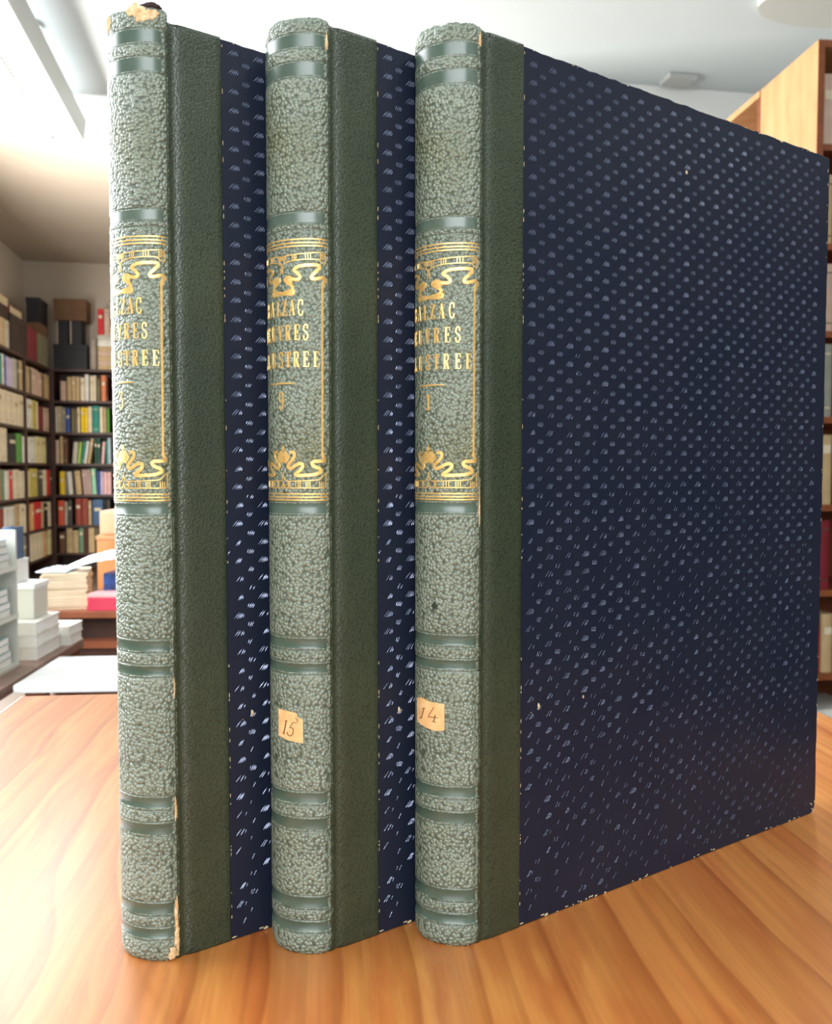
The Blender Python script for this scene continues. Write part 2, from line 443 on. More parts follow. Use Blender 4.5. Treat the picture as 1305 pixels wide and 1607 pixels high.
def catmull(pts, sub=6, closed=False):
    out = []
    n = len(pts)
    for i in range(n-1):
        p0 = pts[max(i-1, 0)]; p1 = pts[i]; p2 = pts[i+1]; p3 = pts[min(i+2, n-1)]
        for k in range(sub):
            t = k/sub
            out.append(tuple(.5*((2*p1[j])+(-p0[j]+p2[j])*t+(2*p0[j]-5*p1[j]+4*p2[j]-p3[j])*t*t+(-p0[j]+3*p1[j]-3*p2[j]+p3[j])*t**3) for j in (0, 1)))
    out.append(pts[-1]); return out
def dens(pts, step=.5):
    out = [pts[0]]
    for a, b in zip(pts, pts[1:]):
        n = max(1, int(math.hypot(b[0]-a[0], b[1]-a[1])/step))
        for k in range(1, n+1): out.append((a[0]+(b[0]-a[0])*k/n, a[1]+(b[1]-a[1])*k/n))
    return out
class Foil:
    """ribbons of foil or ink laid on the curved spine, in millimetres (w, z)"""
    def __init__(s, off=.00010): s.v = []; s.f = []; s.off = off
    def ribbon(s, pts, width, smooth=True):
        pts = catmull(pts) if smooth and len(pts) > 2 else dens(pts)
        n = len(s.v); k = len(pts); W = width if callable(width) else (lambda t: width)
        for i, p in enumerate(pts):
            a = pts[max(i-1, 0)]; b = pts[min(i+1, k-1)]
            dx, dz = b[0]-a[0], b[1]-a[1]; l = math.hypot(dx, dz) or 1
            h = W(i/max(1, k-1))/2
            nx, nz = -dz/l*h, dx/l*h
            for q, o in (((p[0]+nx, p[1]+nz), 0), ((p[0]+nx*.8, p[1]+nz*.8), s.off), ((p[0]-nx*.8, p[1]-nz*.8), s.off), ((p[0]-nx, p[1]-nz), 0)):
                s.v.append(sp(q[0], q[1], o))
        for i in range(k-1):
            for j in range(3):
                q = n+i*4+j; s.f.append((q, q+1, q+5, q+4))
    def poly(s, pts):
        cx = sum(p[0] for p in pts)/len(pts); cz = sum(p[1] for p in pts)/len(pts)
        n = len(s.v); s.v.append(sp(cx, cz, s.off))
        for p in pts: s.v.append(sp(p[0], p[1], s.off))
        k = len(pts)
        for i in range(k): s.f.append((n, n+1+i, n+1+(i+1) % k))
    def build(s, name, m, parent): return mesh_obj(name, s.v, s.f, m, parent)

TK, TN, MD = .8, .28, .55
GLYPH = {
 'B': [(TK, [(.28, 0), (.28, 1)], 0), (MD, [(.3, .97), (.68, .95), (.82, .76), (.66, .56), (.32, .54)], 1), (MD, [(.32, .52), (.75, .48), (.88, .26), (.7, .04), (.3, .03)], 1), (TN, [(.05, .98), (.4, .98)], 0), (TN, [(.05, .02), (.4, .02)], 0)],
 'A': [(TN, [(.14, 0), (.5, 1)], 0), (TK, [(.48, 1), (.8, 0)], 0), (TN, [(.26, .34), (.68, .34)], 0), (TN, [(0, .02), (.3, .02)], 0), (TN, [(.6, .02), (1, .02)], 0)],
 'L': [(TK, [(.32, 0), (.32, 1)], 0), (TN, [(.08, .98), (.56, .98)], 0), (TN, [(.08, .02), (.92, .02)], 0), (TN, [(.9, .02), (.94, .28)], 0)],
 'Z': [(TN, [(.12, .74), (.14, .98), (.86, .98)], 0), (TK, [(.8, .97), (.2, .03)], 0), (TN, [(.14, .02), (.88, .02), (.92, .28)], 0)],
 'C': [(MD, [(.84, .7), (.78, .93), (.52, 1.0), (.3, .85), (.22, .5), (.3, .14), (.54, 0), (.8, .08), (.88, .3)], 1), (.5, [(.84, .66), (.84, 1)], 0)],
 'O': [(MD, [(.5, 1), (.24, .85), (.18, .5), (.24, .15), (.5, 0), (.76, .15), (.82, .5), (.76, .85), (.5, 1)], 1)],
 'U': [(TK, [(.26, 1), (.26, .24)], 0), (MD, [(.26, .26), (.34, .06), (.54, 0), (.74, .1), (.8, .3)], 1), (TN, [(.8, .25), (.8, 1)], 0), (TN, [(.05, .98), (.46, .98)], 0), (TN, [(.62, .98), (.98, .98)], 0)],
 'V': [(TK, [(.2, 1), (.5, .02)], 0), (TN, [(.52, 0), (.84, 1)], 0), (TN, [(0, .98), (.4, .98)], 0), (TN, [(.66, .98), (1, .98)], 0)],
 'R': [(TK, [(.28, 0), (.28, 1)], 0), (MD, [(.3, .97), (.68, .95), (.82, .75), (.66, .54), (.34, .52)], 1), (TK, [(.55, .5), (.8, .02)], 0), (TN, [(.05, .98), (.4, .98)], 0), (TN, [(.05, .02), (.5, .02)], 0), (TN, [(.7, .02), (1, .02)], 0)],
 'E': [(TK, [(.3, 0), (.3, 1)], 0), (TN, [(.06, .98), (.84, .98), (.86, .74)], 0), (TN, [(.3, .52), (.66, .52)], 0), (TN, [(.64, .4), (.64, .64)], 0), (TN, [(.06, .02), (.88, .02), (.92, .28)], 0)],
 'S': [(MD, [(.8, .72), (.74, .94), (.48, 1.0), (.24, .84), (.3, .6), (.7, .42), (.8, .2), (.56, 0), (.28, .06), (.18, .3)], 1)],
 'I': [(TK, [(.5, 0), (.5, 1)], 0), (TN, [(.22, .98), (.78, .98)], 0), (TN, [(.22, .02), (.78, .02)], 0)],
 'T': [(TK, [(.5, 0), (.5, 1)], 0), (TN, [(.06, .72), (.1, .98), (.9, .98), (.94, .72)], 0), (TN, [(.26, .02), (.74, .02)], 0)],
 '3': [(.45, [(.1, .78), (.16, .97), (.85, .97)], 0), (.5, [(.85, .95), (.42, .6)], 0), (MD, [(.42, .6), (.74, .56), (.88, .3), (.7, .04), (.34, .0), (.12, .2)], 1)],
 '9': [(MD, [(.84, .7), (.7, .96), (.36, .98), (.16, .74), (.3, .46), (.66, .46), (.84, .7), (.86, .4), (.66, .06), (.34, .0), (.16, .16)], 1)],
 '1': [(TK, [(.56, 0), (.56, 1)], 0), (TN, [(.5, .98), (.18, .74)], 0), (.5, [(.2, .03), (.9, .03)], 0)],
}
def put(foil, ch, w, z0, wd, h):
    for width, pts, sm in GLYPH[ch]:
        foil.ribbon([(w-wd/2+p[0]*wd, z0+p[1]*h) for p in pts], width, bool(sm))

WHIPB = [(7.26, 169.89), (8.7, 169.74), (8.93, 168.58), (8.05, 167.13), (6.65, 165.69), (6.89, 164.67), (8.03, 164.67), (9.61, 165.68), (11.13, 166.11), (11.88, 165.39), (11.12, 164.09), (9.59, 162.93), (9.28, 162.4), (10.51, 162.2), (13.34, 162.28), (16.24, 162.62), (17.84, 163.51), (17.55, 164.38), (15.82, 165.1), (14.96, 165.97), (15.54, 166.83), (17.13, 166.84), (18.78, 166.99), (19.3, 167.43), (18.63, 168.58), (18.42, 169.7)]
ENTBU = [(4.66, 163.36), (4.83, 161.9), (5.65, 160.45), (8.0, 160.31), (16.23, 160.7), (17.83, 161.33), (19.1, 162.6), (19.8, 163.07)]
ENTBL = [(4.63, 159.86), (5.18, 158.69), (5.63, 158.11), (12, 158.12), (18.42, 158.14), (19.61, 158.85), (19.8, 163.07)]
FLOWB = [(4.02, 167.59), (4.91, 170.21), (5.91, 170.49), (7.5, 168.3), (6.05, 166.13), (4.59, 166.57)]
BUDB = [(3.85, 170.95), (4.74, 172.39), (5.47, 171.07), (4.72, 170.21)]
ENTTU = [(3.9, 231.2), (4.14, 233.6), (7.82, 234.16), (12.05, 234.48), (16.05, 234.78), (18.82, 235.0), (19.85, 234.29), (20.0, 231.8), (19.37, 231.21)]
ENTTL = [(4.3, 228.18), (4.32, 229.93), (4.96, 231.12), (6.91, 232.03), (10.38, 232.51), (15.25, 232.64), (17.31, 232.57), (18.45, 231.71), (19.18, 231.18)]
WHIPT = [(0.38, 222.96), (0.92, 221.6), (6.83, 222.38), (8.62, 223.21), (8.28, 224.34), (6.48, 225.57), (5.92, 226.42), (7.23, 227.1), (8.98, 226.35), (10.68, 226.27), (11.34, 227.03), (10.36, 228.33), (9.18, 229.34), (10.37, 230.22), (12.02, 230.63), (16.83, 230.81), (17.79, 230.08), (16.82, 228.92), (15.22, 227.29), (15.37, 226.35), (16.8, 226.4), (18.96, 226.88), (19.93, 226.07), (19.1, 225.14), (18.85, 223.7)]
BUDT = [(0.72, 227.08), (2.5, 227.14), (2.72, 225.84), (1.48, 224.08), (0.69, 224.52)]
BARSB = [6.7, 7.1, 9.4, 10.25, 10.95, 13.0, 13.6, 14.25, 17.4, 18.1, 18.75]
BARST = [5.0, 5.7, 6.25, 8.7, 9.4, 10.0, 13.2, 14.0, 14.8, 18.05, 18.65, 19.3]
def gilt(parent, digit, shift):
    C0 = 4.7
    def S(p): return (p[0] if p[0] > 16 else p[0]+shift*(16-p[0])/11.3, p[1])
    def Mi(p):
        q = S(p); return (2*(C0+shift)-q[0], q[1])
    f = Foil()
    for z in (239.2, 238.05, 237.0, 156.1, 155.05, 154.05):
        f.ribbon([(-21.5, z), (20.5, z)], .5, False)
    for fn in (S, Mi):
        f.ribbon([fn(p) for p in WHIPB], 1.2)
        f.ribbon([fn(p) for p in WHIPT], 1.2)
        for L, wd in ((ENTBU, .38), (ENTBL, .38), (ENTTU, .38), (ENTTL, .38)):
            f.ribbon([fn(p) for p in L], wd)
        f.ribbon([fn((18.7, 225.0)), fn((18.4, 168.8))], .8, False)
        for w in BARSB: f.ribbon([fn((w, 158.4)), fn((w, 160.2))], .34, False)
        for w in BARST: f.ribbon([fn((w, 232.5)), fn((w, 233.9+(w-5)*.05))], .34, False)
        f.poly([fn(p) for p in FLOWB]); f.poly([fn(p) for p in BUDT])
    f.poly([S(p) for p in BUDB])
    f.build('gilt_ornament', M_GOLD, parent)
    g = Foil(.00013)
    sh = shift + 2.3
    for txt, z0, ws in (('BALZAC', 214.6, [-6.0, -2.5, 1.0, 4.0, 7.4, 10.8]),
                        ('OEUVRES', 206.6, [-8.4, -5.6, -2.0, 1.9, 5.5, 9.4, 12.9]),
                        ('ILLUSTREE', 197.8, [-12.4, -9.4, -5.8, -1.9, 2.0, 5.5, 9.0, 13.0, 16.6])):
        for ch, w in zip(txt, ws):
            wd = 2.3 if ch not in 'I' else 1.7
            put(g, ch, w + sh*max(0, min(1, (14-w)/14)), z0, wd, 5.0)
    g.ribbon([(-3.8+sh*.5, 192.5), (2.4+sh*.5, 192.6), (8.6+sh*.5, 192.5)], lambda t: .15+.5*math.sin(math.pi*t), True)
    put(g, digit, 2.1+sh*.8, 184.3, 2.5, 5.4)
    return g.build('gilt_title', M_GOLD, parent)

CW, SW = .2075, .0181
def board_outline(H, rnd):
    pts = []
    def edge(a, b, n):
        for i in range(n):
            t = i/n; pts.append((a[0]+(b[0]-a[0])*t, a[1]+(b[1]-a[1])*t))
    r = .005; r2 = .0015
    edge((.003, 0), (CW-r, 0), 60)
    for k in range(7): a = -math.pi/2+k/6*math.pi/2; pts.append((CW-.0012-r+r*math.cos(a), r+r*math.sin(a)))
    edge((CW-.001, r+.002), (CW, H-r2), 60)
    for k in range(4): a = k/3*math.pi/2; pts.append((CW-r2+r2*math.cos(a), H-r2+r2*math.sin(a)))
    edge((CW-r2-.001, H), (.003, H), 60)
    pts.append((.003, H))
    out = []
    for p in pts:
        x, z = p
        if x > .02:
            if z > H-.0006: z += rnd.uniform(-.00045, .00005)
            if z > .0005 and x > CW-.0015: x += rnd.uniform(-.0003, .0001)
        out.append((x, z))
    return out
def board_mesh(H):
    """board with its outer face at a = 0, thickness towards +a"""
    rnd = random.Random(5)
    out = board_outline(H, rnd); k = len(out)
    rings = [(.0000, .0005), (-.0, 0)]
    v = []; f = []
    cx, cz = CW/2, H/2
    def ring(a, inset):
        n = len(v)
        for x, z in out:
            dx = inset if x > CW-.004 else 0
            zz = z
            if z < .002: zz = max(z, inset*.6)
            elif z > H-.002: zz = z-inset
            v.append((x-dx, a, zz))
        return n
    r0 = ring(0, .0005); r1 = ring(.00035, .0001); r2 = ring(.0012, 0); r3 = ring(.0022, .0001); r4 = ring(.0025, .0005)
    for a, b in ((r0, r1), (r1, r2), (r2, r3), (r3, r4)):
        for i in range(k):
            j = (i+1) % k; f.append((a+i, a+j, b+j, b+i))
    f.append(tuple(r0+i for i in range(k))); f.append(tuple(r4+i for i in range(k))[::-1])
    return v, f
def strokes_mesh(H, relief):
    """embossed tufts of slanting strokes, staggered large and small; also pale chips where the paper is worn"""
    rnd = random.Random(11)
    v = []; f = []; m = []
    big = [((-2.1, -1.28), (.1, 1.1)), ((-1.2, -1.38), (.7, .9)), ((-.45, -1.39), (1.15, .8)), ((.3, -1.27), (1.5, .75)), ((1.15, -1.1), (1.75, .2))]
    small = [((-1.4, -.9), (-.8, .6)), ((-.9, -1.25), (.25, .75)), ((-.2, -1.2), (.9, .6)), ((.4, -1.25), (1.35, .2))]
    def ridge(x0, z0, x1, z1, w, h):
        n = len(v); dx, dz = x1-x0, z1-z0; l = math.hypot(dx, dz)
        if l < 1e-5: return
        nx, nz = -dz/l*w/2, dx/l*w/2
        mx, mz = (x0+x1)/2, (z0+z1)/2
        e = -.00002
        v.extend([(x0, e+.00003, z0), (mx+nx, e+.00003, mz+nz), (x1, e+.00003, z1), (mx-nx, e+.00003, mz-nz),
                  (x0+dx*.16-nx*.62, e-h, z0+dz*.16-nz*.62), (x0+dx*.84-nx*.62, e-h, z0+dz*.84-nz*.62)])
        for q in ((0, 1, 4), (1, 5, 4), (1, 2, 5), (2, 3, 5), (3, 4, 5), (3, 0, 4)):
            f.append(tuple(n+i for i in q)); m.append(0)
    px, pz = .0092, .00635
    i = 0
    x = SW+.0045
    while x < CW-.002:
        for kind, ox, oz, st in ((0, 0, 0, big), (1, -px/2, -pz/2, small)):
            z = .006
            while z < H-.003:
                cx = x+ox+rnd.gauss(0, .00012); cz = z+oz+rnd.gauss(0, .00012)
                # relief rubbed unevenly; fading glints towards the foot put into its shape
                keep = relief*(.35+.65*rnd.random())*(.45+.55*min(1, cz/H*1.5))*(.62 if kind else 1)
                for (a, b) in st:
                    if rnd.random() > min(1, (.24 if relief < 1 else .30)+1.05*max(0, cz)/H): continue  # strokes dropped towards the foot, where the glints fade
                    x0, z0, x1, z1 = cx+a[0]*.001, cz+a[1]*.001, cx+b[0]*.001, cz+b[1]*.001
                    if min(x0, x1) < SW+.0004 or max(x0, x1) > CW-.0012 or min(z0, z1) < .002 or max(z0, z1) > H-.0008: continue
                    ridge(x0, z0, x1, z1, .00016+.00026*keep, .00003+.00016*keep)
                z += pz
        x += px
    def chip(x, z, rx, rz, h=.00012):
        n = len(v); k = 9
        v.append((x, -h, z))
        for j in range(k):
            a = j/k*2*math.pi; r = rnd.uniform(.6, 1.1)
            v.append((x+rx*r*math.cos(a), .00002, z+rz*r*math.sin(a)))
        for j in range(k): f.append((n, n+1+j, n+1+(j+1) % k)); m.append(1)
    chip(.027, .0788, .0008, .0017); chip(.105, .283, .0009, .0012); chip(.0496, .079, .0006, .0009); chip(.0235, .0772, .0003, .0003)
    for _ in range(34): chip(rnd.uniform(SW+.001, .06) if rnd.random() < .6 else rnd.uniform(.06, CW-.008), rnd.uniform(.0004, .0012), rnd.uniform(.0004, .0014), rnd.uniform(.0002, .0005))
    for _ in range(26): chip(rnd.uniform(SW, CW-.004), H-rnd.uniform(.0004, .0011), rnd.uniform(.0003, .0012), rnd.uniform(.0001, .0004))
    for _ in range(18): chip(CW-.0013-rnd.uniform(0, .0004), rnd.uniform(.006, H-.004), .0002, rnd.uniform(.0003, .0012))
    for _ in range(36): chip(SW+.0005, rnd.uniform(.002, H-.002), .00018, rnd.uniform(.0003, .0013))
    for _ in range(5): chip(CW-.006+rnd.uniform(0, .004), rnd.uniform(.001, .006), .0005, .0005)
    return v, f, m
def strip_mesh(H):
    prof = [(-.0022, .0004), (-.0008, -.00015), (.0002, .00005), (.0011, .0004), (.0018, .0004), (.0026, .0001), (.0034, -.00015), (.0044, -.0003), (.0058, -.0004), (.0076, -.0004), (.0120, -.0004), (.0160, -.0004), (.0178, -.00038), (.0181, -.0002), (.0182, .0003)]
    zs = [0.0002, .0008, .002, .004] + [.004+(H-.008)*i/40 for i in range(1, 40)] + [H-.004, H-.002, H-.0008, H+.0001]
    v = []; f = []
    K = len(prof)
    for z in zs:
        e = 0
        if z < .0009 or z > H-.0009: e = .00012
        for s, a in prof: v.append((s, a+e, z))
    n0 = len(v)
    for z in zs:
        for s, a in prof: v.append((s, .0023, z))
    for r in range(len(zs)-1):
        for i in range(K-1):
            q = r*K+i; f.append((q, q+1, q+K+1, q+K)); f.append((n0+q, n0+q+K, n0+q+K+1, n0+q+1))
        for i in (0, K-1):
            q = r*K+i; f.append((q, q+K, n0+q+K, n0+q))
    for r in (0, len(zs)-1):
        for i in range(K-1):
            q = r*K+i; f.append((q, q+1, n0+q+1, n0+q))
    return v, f
def torn_patch(name, spec, parent, seed, label=None):
    """fibrous torn leather and board: (w, z, half width, half height, lift) blobs in millimetres"""
    rnd = random.Random(seed); v = []; f = []
    for w, z, rw, rz, lift in spec:
        n = len(v); A, Rr = 28, 6
        ph = [rnd.uniform(0, 6.28) for _ in range(4)]
        v.append(sp(w, z, lift*.0008))
        for r in range(1, Rr+1):
            for a in range(A):
                t = a/A*2*math.pi
                k = r/Rr*(1+.16*math.sin(3*t+ph[0])+.12*math.sin(7*t+ph[1])+(rnd.uniform(-.16, .16) if r == Rr else 0))
                o = lift*.001*((1-(r/Rr)**2)*.7+.18*math.sin(5*t+r*1.7+ph[2])+rnd.uniform(-.12, .12)) if r < Rr else -.0003
                v.append(sp(w+rw*k*math.cos(t), z+rz*k*math.sin(t), o))
        for a in range(A): f.append((n, n+1+a, n+1+(a+1) % A))
        for r in range(Rr-1):
            for a in range(A):
                p = n+1+r*A; b = (a+1) % A
                f.append((p+a, p+A+a, p+A+b, p+b))
    o = mesh_obj(name, v, f, M_TORN, parent, smooth=True)
    if label: o['label'] = label
    return o
def paper_label(parent, top, bot, w0, w1, label, strokes):
    n = 26; v = []; f = []; rnd = random.Random(3)
    def itp(L, w):
        for a, b in zip(L, L[1:]):
            if a[0] <= w <= b[0]: return a[1]+(b[1]-a[1])*(w-a[0])/max(1e-6, b[0]-a[0])
        return L[-1][1]
    cols = [w0+(w1-w0)*i/n for i in range(n+1)]
    for o in (.00022, -.0001):
        for w in cols:
            zt, zb = itp(top, w)+rnd.uniform(-.12, .12), itp(bot, w)+rnd.uniform(-.08, .08)
            for k in range(7): v.append(sp(w, zb+(zt-zb)*k/6, o))
    N = (n+1)*7
    for i in range(n):
        for k in range(6):
            q = i*7+k; f.append((q, q+1, q+8, q+7)); f.append((N+q, N+q+7, N+q+8, N+q+1))
        for k in (0, 6):
            q = i*7+k; f.append((q, q+7, N+q+7, N+q))
    for i in (0, n):
        for k in range(6):
            q = i*7+k; f.append((q, q+1, N+q+1, N+q))
    o = mesh_obj('paper_label', v, f, M_LABEL, parent, smooth=False); o['label'] = label
    ink = Foil(.00030)
    for pts, wd, sm in strokes: ink.ribbon(pts, wd, sm)
    ink.build('handwriting', M_INK, o)

COVER_CACHE = {}
def big_book(x, y, ang, H, top, digit, shift, seed, ragged, relief, label):
    phi = math.pi/2-ang
    LEAN = {13: .0045}.get(seed, 0)
    t = empty('antique_book', (x, y, TABLE_Z), phi, label, 'book', 'matching large antique volumes standing on the table')
    t.rotation_euler = (Matrix.Rotation(phi, 3, 'Z') @ Matrix.Rotation(-LEAN, 3, 'X')).to_euler()
    t.location.z = TABLE_Z
    spn = spine_mesh(seed, top, ragged, t)
    gilt(spn, digit, shift)
    key = 'c'
    for side in (0, 1):
        if (key, H) not in COVER_CACHE:
            v, f = board_mesh(H); bo = mesh_obj('cover_board', v, f, M_NAVY, t)
            v, f, m = strokes_mesh(H, relief); po = mesh_obj('patterned_paper', v, f, [M_TUFT_GLINT if relief >= 1 else M_TUFT_RUBBED_DIM, M_WORN], bo, m)
            v, f = strip_mesh(H); so = mesh_obj('leather_strip', v, f, M_STRIP, bo, smooth=True)
            COVER_CACHE[(key, H)] = (bo.data, po.data, so.data)
        else:
            bd, pd, sd = COVER_CACHE[(key, H)]
            bo = bpy.data.objects.new('cover_board', bd); po = bpy.data.objects.new('patterned_paper', pd); so = bpy.data.objects.new('leather_strip', sd)
            for o in (bo, po, so): COL.objects.link(o)
            bo.parent = t; po.parent = bo; so.parent = bo
        if side: bo.location = (0, BT, 0); bo.scale = (1, -1, 1)
    pb = MB(); pb.box(.001, CW-.005, .0027, BT-.0027, .003, H-.003); pb.build('page_block', M_PAGES, t)
    return t, spn
# rightmost, middle and leftmost volume
b3, s3 = big_book(.0220, .2983, .9661, .3095, 311.4, '1', -2.3, 31, .9, .52, 'large green-spined navy book numbered 1, rightmost, its whole patterned cover in view')
b2, s2 = big_book(-.0282, .2932, .9640, .3085, 310.2, '9', 0, 22, .35, 1.0, 'large green-spined book numbered 9, in the middle, tan label 15 on its spine')
b1, s1_ = big_book(-.0793, .2889, .9587, .3080, 312.6, '3', -.4, 13, 1.0, 1.0, 'large green-spined book numbered 3, leftmost, torn at spine top and bottom, no label')
def shl(L, dw): return [(w+dw, z) for w, z in L]
paper_label(b3, shl([(-1.2, 84.6), (2, 85.4), (5, 84.7), (11.3, 84.4)], -2.6), shl([(-1.6, 76.4), (3, 75.6), (7, 74.8), (11.3, 75.2)], -2.6), -4.0, 8.6, 'torn tan paper label with handwritten 14',
    [(shl([(3.0, 81.9), (2.2, 79.7), (1.6, 78.3), (.7, 78.1)], -2.4), .42, True), (shl([(2.2, 81.7), (3.6, 82.0)], -2.4), .25, False),
     (shl([(7.4, 82.9), (5.8, 80.5), (5.2, 79.3), (6.4, 79.4), (9.0, 79.5)], -2.6), .26, True), (shl([(8.0, 80.4), (7.3, 77.9)], -2.6), .42, False), (shl([(6.6, 78.0), (8.3, 77.8)], -2.6), .26, False)])
paper_label(b2, [(1.9, 83.4), (6, 83.1), (9.2, 82.9), (9.5, 81.3), (11.45, 80.8)], [(1.9, 74.3), (6, 73.3), (11.5, 72.6)], 1.9, 11.45, 'torn tan paper label with handwritten 15',
    [([(5.4, 79.8), (4.8, 77.2), (4.3, 75.4)], .5, False), ([(4.8, 79.9), (6.1, 79.8)], .25, False), ([(3.7, 75.5), (5.0, 75.2)], .25, False),
     ([(8.1, 79.6), (7.2, 78.4), (6.8, 77.6)], .3, False), ([(8.1, 79.6), (9.5, 79.4)], .2, False), ([(6.9, 77.8), (8.0, 77.4), (7.9, 75.8), (7.0, 74.9), (6.0, 75.2), (5.8, 76.2)], .32, True),
     ([(8.9, 81.1), (9.8, 80.5)], .25, False), ([(9.2, 80.3), (10.0, 79.9)], .25, False)])
for name, spec, par, sd, lab in (
    ('torn_edge', [(-.5, 308.5, 1.9, 2.8, .5)], b1, 4, 'torn tan headcap edge, small left tuft'),
    ('torn_edge', [(11.0, 310.2, 2.6, 2.2, .7), (14.0, 308.8, 2.6, 2.6, .6), (17.0, 309.2, 2.6, 1.7, .6)], b1, 5, 'torn tan headcap edge'),
    ('cracked_joint', [(20.9, 15.0, .7, 7.0, .4), (21.0, 6.8, 1.0, 5.0, .5), (19.6, 2.4, 2.0, 2.2, .9)], b1, 6, 'tan crack at the foot of the joint'),
    ('worn_joint', [(21.1, 51, .45, 4.5, .25)], b1, 7, 'pale worn spot on the joint'),
    ('worn_joint', [(21.2, 92, .3, 4, .15)], b1, 8, None),
    ('worn_joint', [(20.9, 303.0, .55, 3.2, .3)], b2, 9, 'pale worn spot at the top of the joint'),
    ('worn_joint', [(20.9, 306.0, .6, 2.4, .35)], b3, 10, 'pale worn spot at the top of the joint'),
    ('worn_joint', [(21.3, 152, .35, 9, .15)], b3, 11, None)):
    torn_patch(name, spec, par, sd, lab)
torn_patch('torn_flap', [(17.0, 312.0, 3.4, .8, .8)], b1, 12, 'dark torn leather flap').data.materials[0] = mat('dark_torn_leather', (62, 48, 48), .8)
st = Foil(.00016); st.poly([(4.4, 118.9), (5.2, 119.6), (5.5, 118.4), (6.3, 118.3), (5.8, 117.3), (6.1, 116.4), (5.0, 116.9), (4.3, 115.9), (4.2, 117.2), (3.6, 117.6)]); st.build('ink_stain', mat('dark_stain', (38, 52, 44), .5), b3)

# ------------------------------------------------------------------ small background books
CLR = {'rose': (214, 184, 164), 'tan': (206, 178, 132), 'cream': (238, 224, 194), 'white': (238, 236, 226), 'greyish': (200, 196, 182), 'grey': (160, 160, 148),
       'darkgrey': (78, 76, 66), 'olive': (122, 112, 78), 'orange': (226, 134, 84), 'darkred': (92, 34, 28), 'blue': (58, 84, 160), 'yellow': (250, 212, 20),
       'teal': (26, 142, 126), 'green': (98, 168, 72), 'brown': (112, 74, 52), 'lime': (174, 206, 96), 'darkgreen': (42, 84, 66), 'pink': (240, 192, 192),
       'greyblue': (176, 200, 206), 'mauve': (200, 172, 162), 'mint': (160, 224, 178), 'lilac': (206, 196, 226), 'orangered': (232, 92, 56), 'rust': (152, 64, 44),
       'slate': (70, 104, 144), 'black': (34, 30, 32), 'sage': (118, 152, 118), 'maroon': (134, 32, 44), 'mustard': (206, 190, 86), 'palelemon': (232, 220, 164),
       'red': (222, 34, 44), 'peach': (236, 178, 116)}
WORD = {'greyish': 'light grey', 'darkgrey': 'dark grey', 'darkred': 'dark red', 'darkgreen': 'dark green', 'greyblue': 'grey-blue', 'orangered': 'orange-red', 'palelemon': 'pale lemon', 'rust': 'rust-brown', 'slate': 'slate blue', 'rose': 'rose-beige', 'lime': 'lime green', 'mint': 'mint green', 'sage': 'sage green'}
def bmat(c):
    a = CLR[c]; b = tuple(int(x*.9) for x in a)
    return noise_mat('book_cloth_'+WORD.get(c, c).replace(' ', '_').replace('-', '_'), a, b, 14, .6)
_bk = {}
def book_mesh(w, h, d, colour, flip=0):
    """spine faces local -y, rests at z = 0, spans x 0..w ; rounded spine, pages recessed between the boards"""
    key = (w, h, d, colour)
    if key in _bk: return _bk[key]
    m = MB(); bt = min(.003, w*.12)
    n = 6; outer = [(w/2-w/2*math.cos(math.pi*i/n), -min(.008, w*.28)*math.sin(math.pi*i/n)) for i in range(n+1)]
    inner = [(bt+(w-2*bt)*(1-math.cos(math.pi*i/n))/2, .004) for i in range(n, -1, -1)]
    m.prism(outer+[(w, .004)]+[(0, .004)], 'z', 0, h, 0)
    m.box(0, bt, .004, d, 0, h, 0); m.box(w-bt, w, .004, d, 0, h, 0)
    m.box(bt, w-bt, .004, d-.004, .003, h-.004, 1)
    # label field or bands on the spine
    rnd = random.Random(int(w*1e5)+int(h*1e4))
    k = rnd.random(); dd = -min(.008, w*.28)-.0002
    if w > .018 and k < .45:
        z0 = h*rnd.uniform(.55, .75)
        m.box(w*.2, w*.8, dd, .002, z0, z0+h*.12, 2)
    elif k < .7:
        for z0 in (.12, .86): m.box(w*.15, w*.85, dd, .002, h*z0, h*z0+.004, 2)
    me_o = m.build('book', [bmat(colour), M_PAGES, bmat('tan' if colour in ('cream', 'white', 'palelemon', 'greyish') else 'darkgrey' if k > .5 else 'cream')])
    _bk[key] = me_o.data
    bpy.data.objects.remove(me_o)
    return _bk[key]
ORD = ['first', 'second', 'third', 'fourth', 'fifth', 'sixth', 'seventh', 'eighth', 'ninth', 'tenth', 'eleventh', 'twelfth', 'thirteenth', 'fourteenth', 'fifteenth', 'sixteenth', 'seventeenth']
def size_word(w, h, small, large):
    return 'thin' if w < small else 'wide' if w > large else 'tall' if h > .232 else 'short' if h < .208 else 'medium'
def make_labels(items, place, corner, small, large):
    cnt = {}
    for it in items: cnt[it[2]] = cnt.get(it[2], 0)+1
    out = []
    for i, it in enumerate(items):
        c = WORD.get(it[2], it[2]); s = size_word(it[1]/1000, it[3]/1000, small, large)
        lean = 'leaning ' if it[4] else ''
        if cnt[it[2]] == 1: out.append('%s %s%s book, only such colour, %s' % (s, lean, c, place))
        else: out.append('%s %s%s book, %s from the %s, %s' % (s, lean, c, ORD[i], corner, place))
    return out
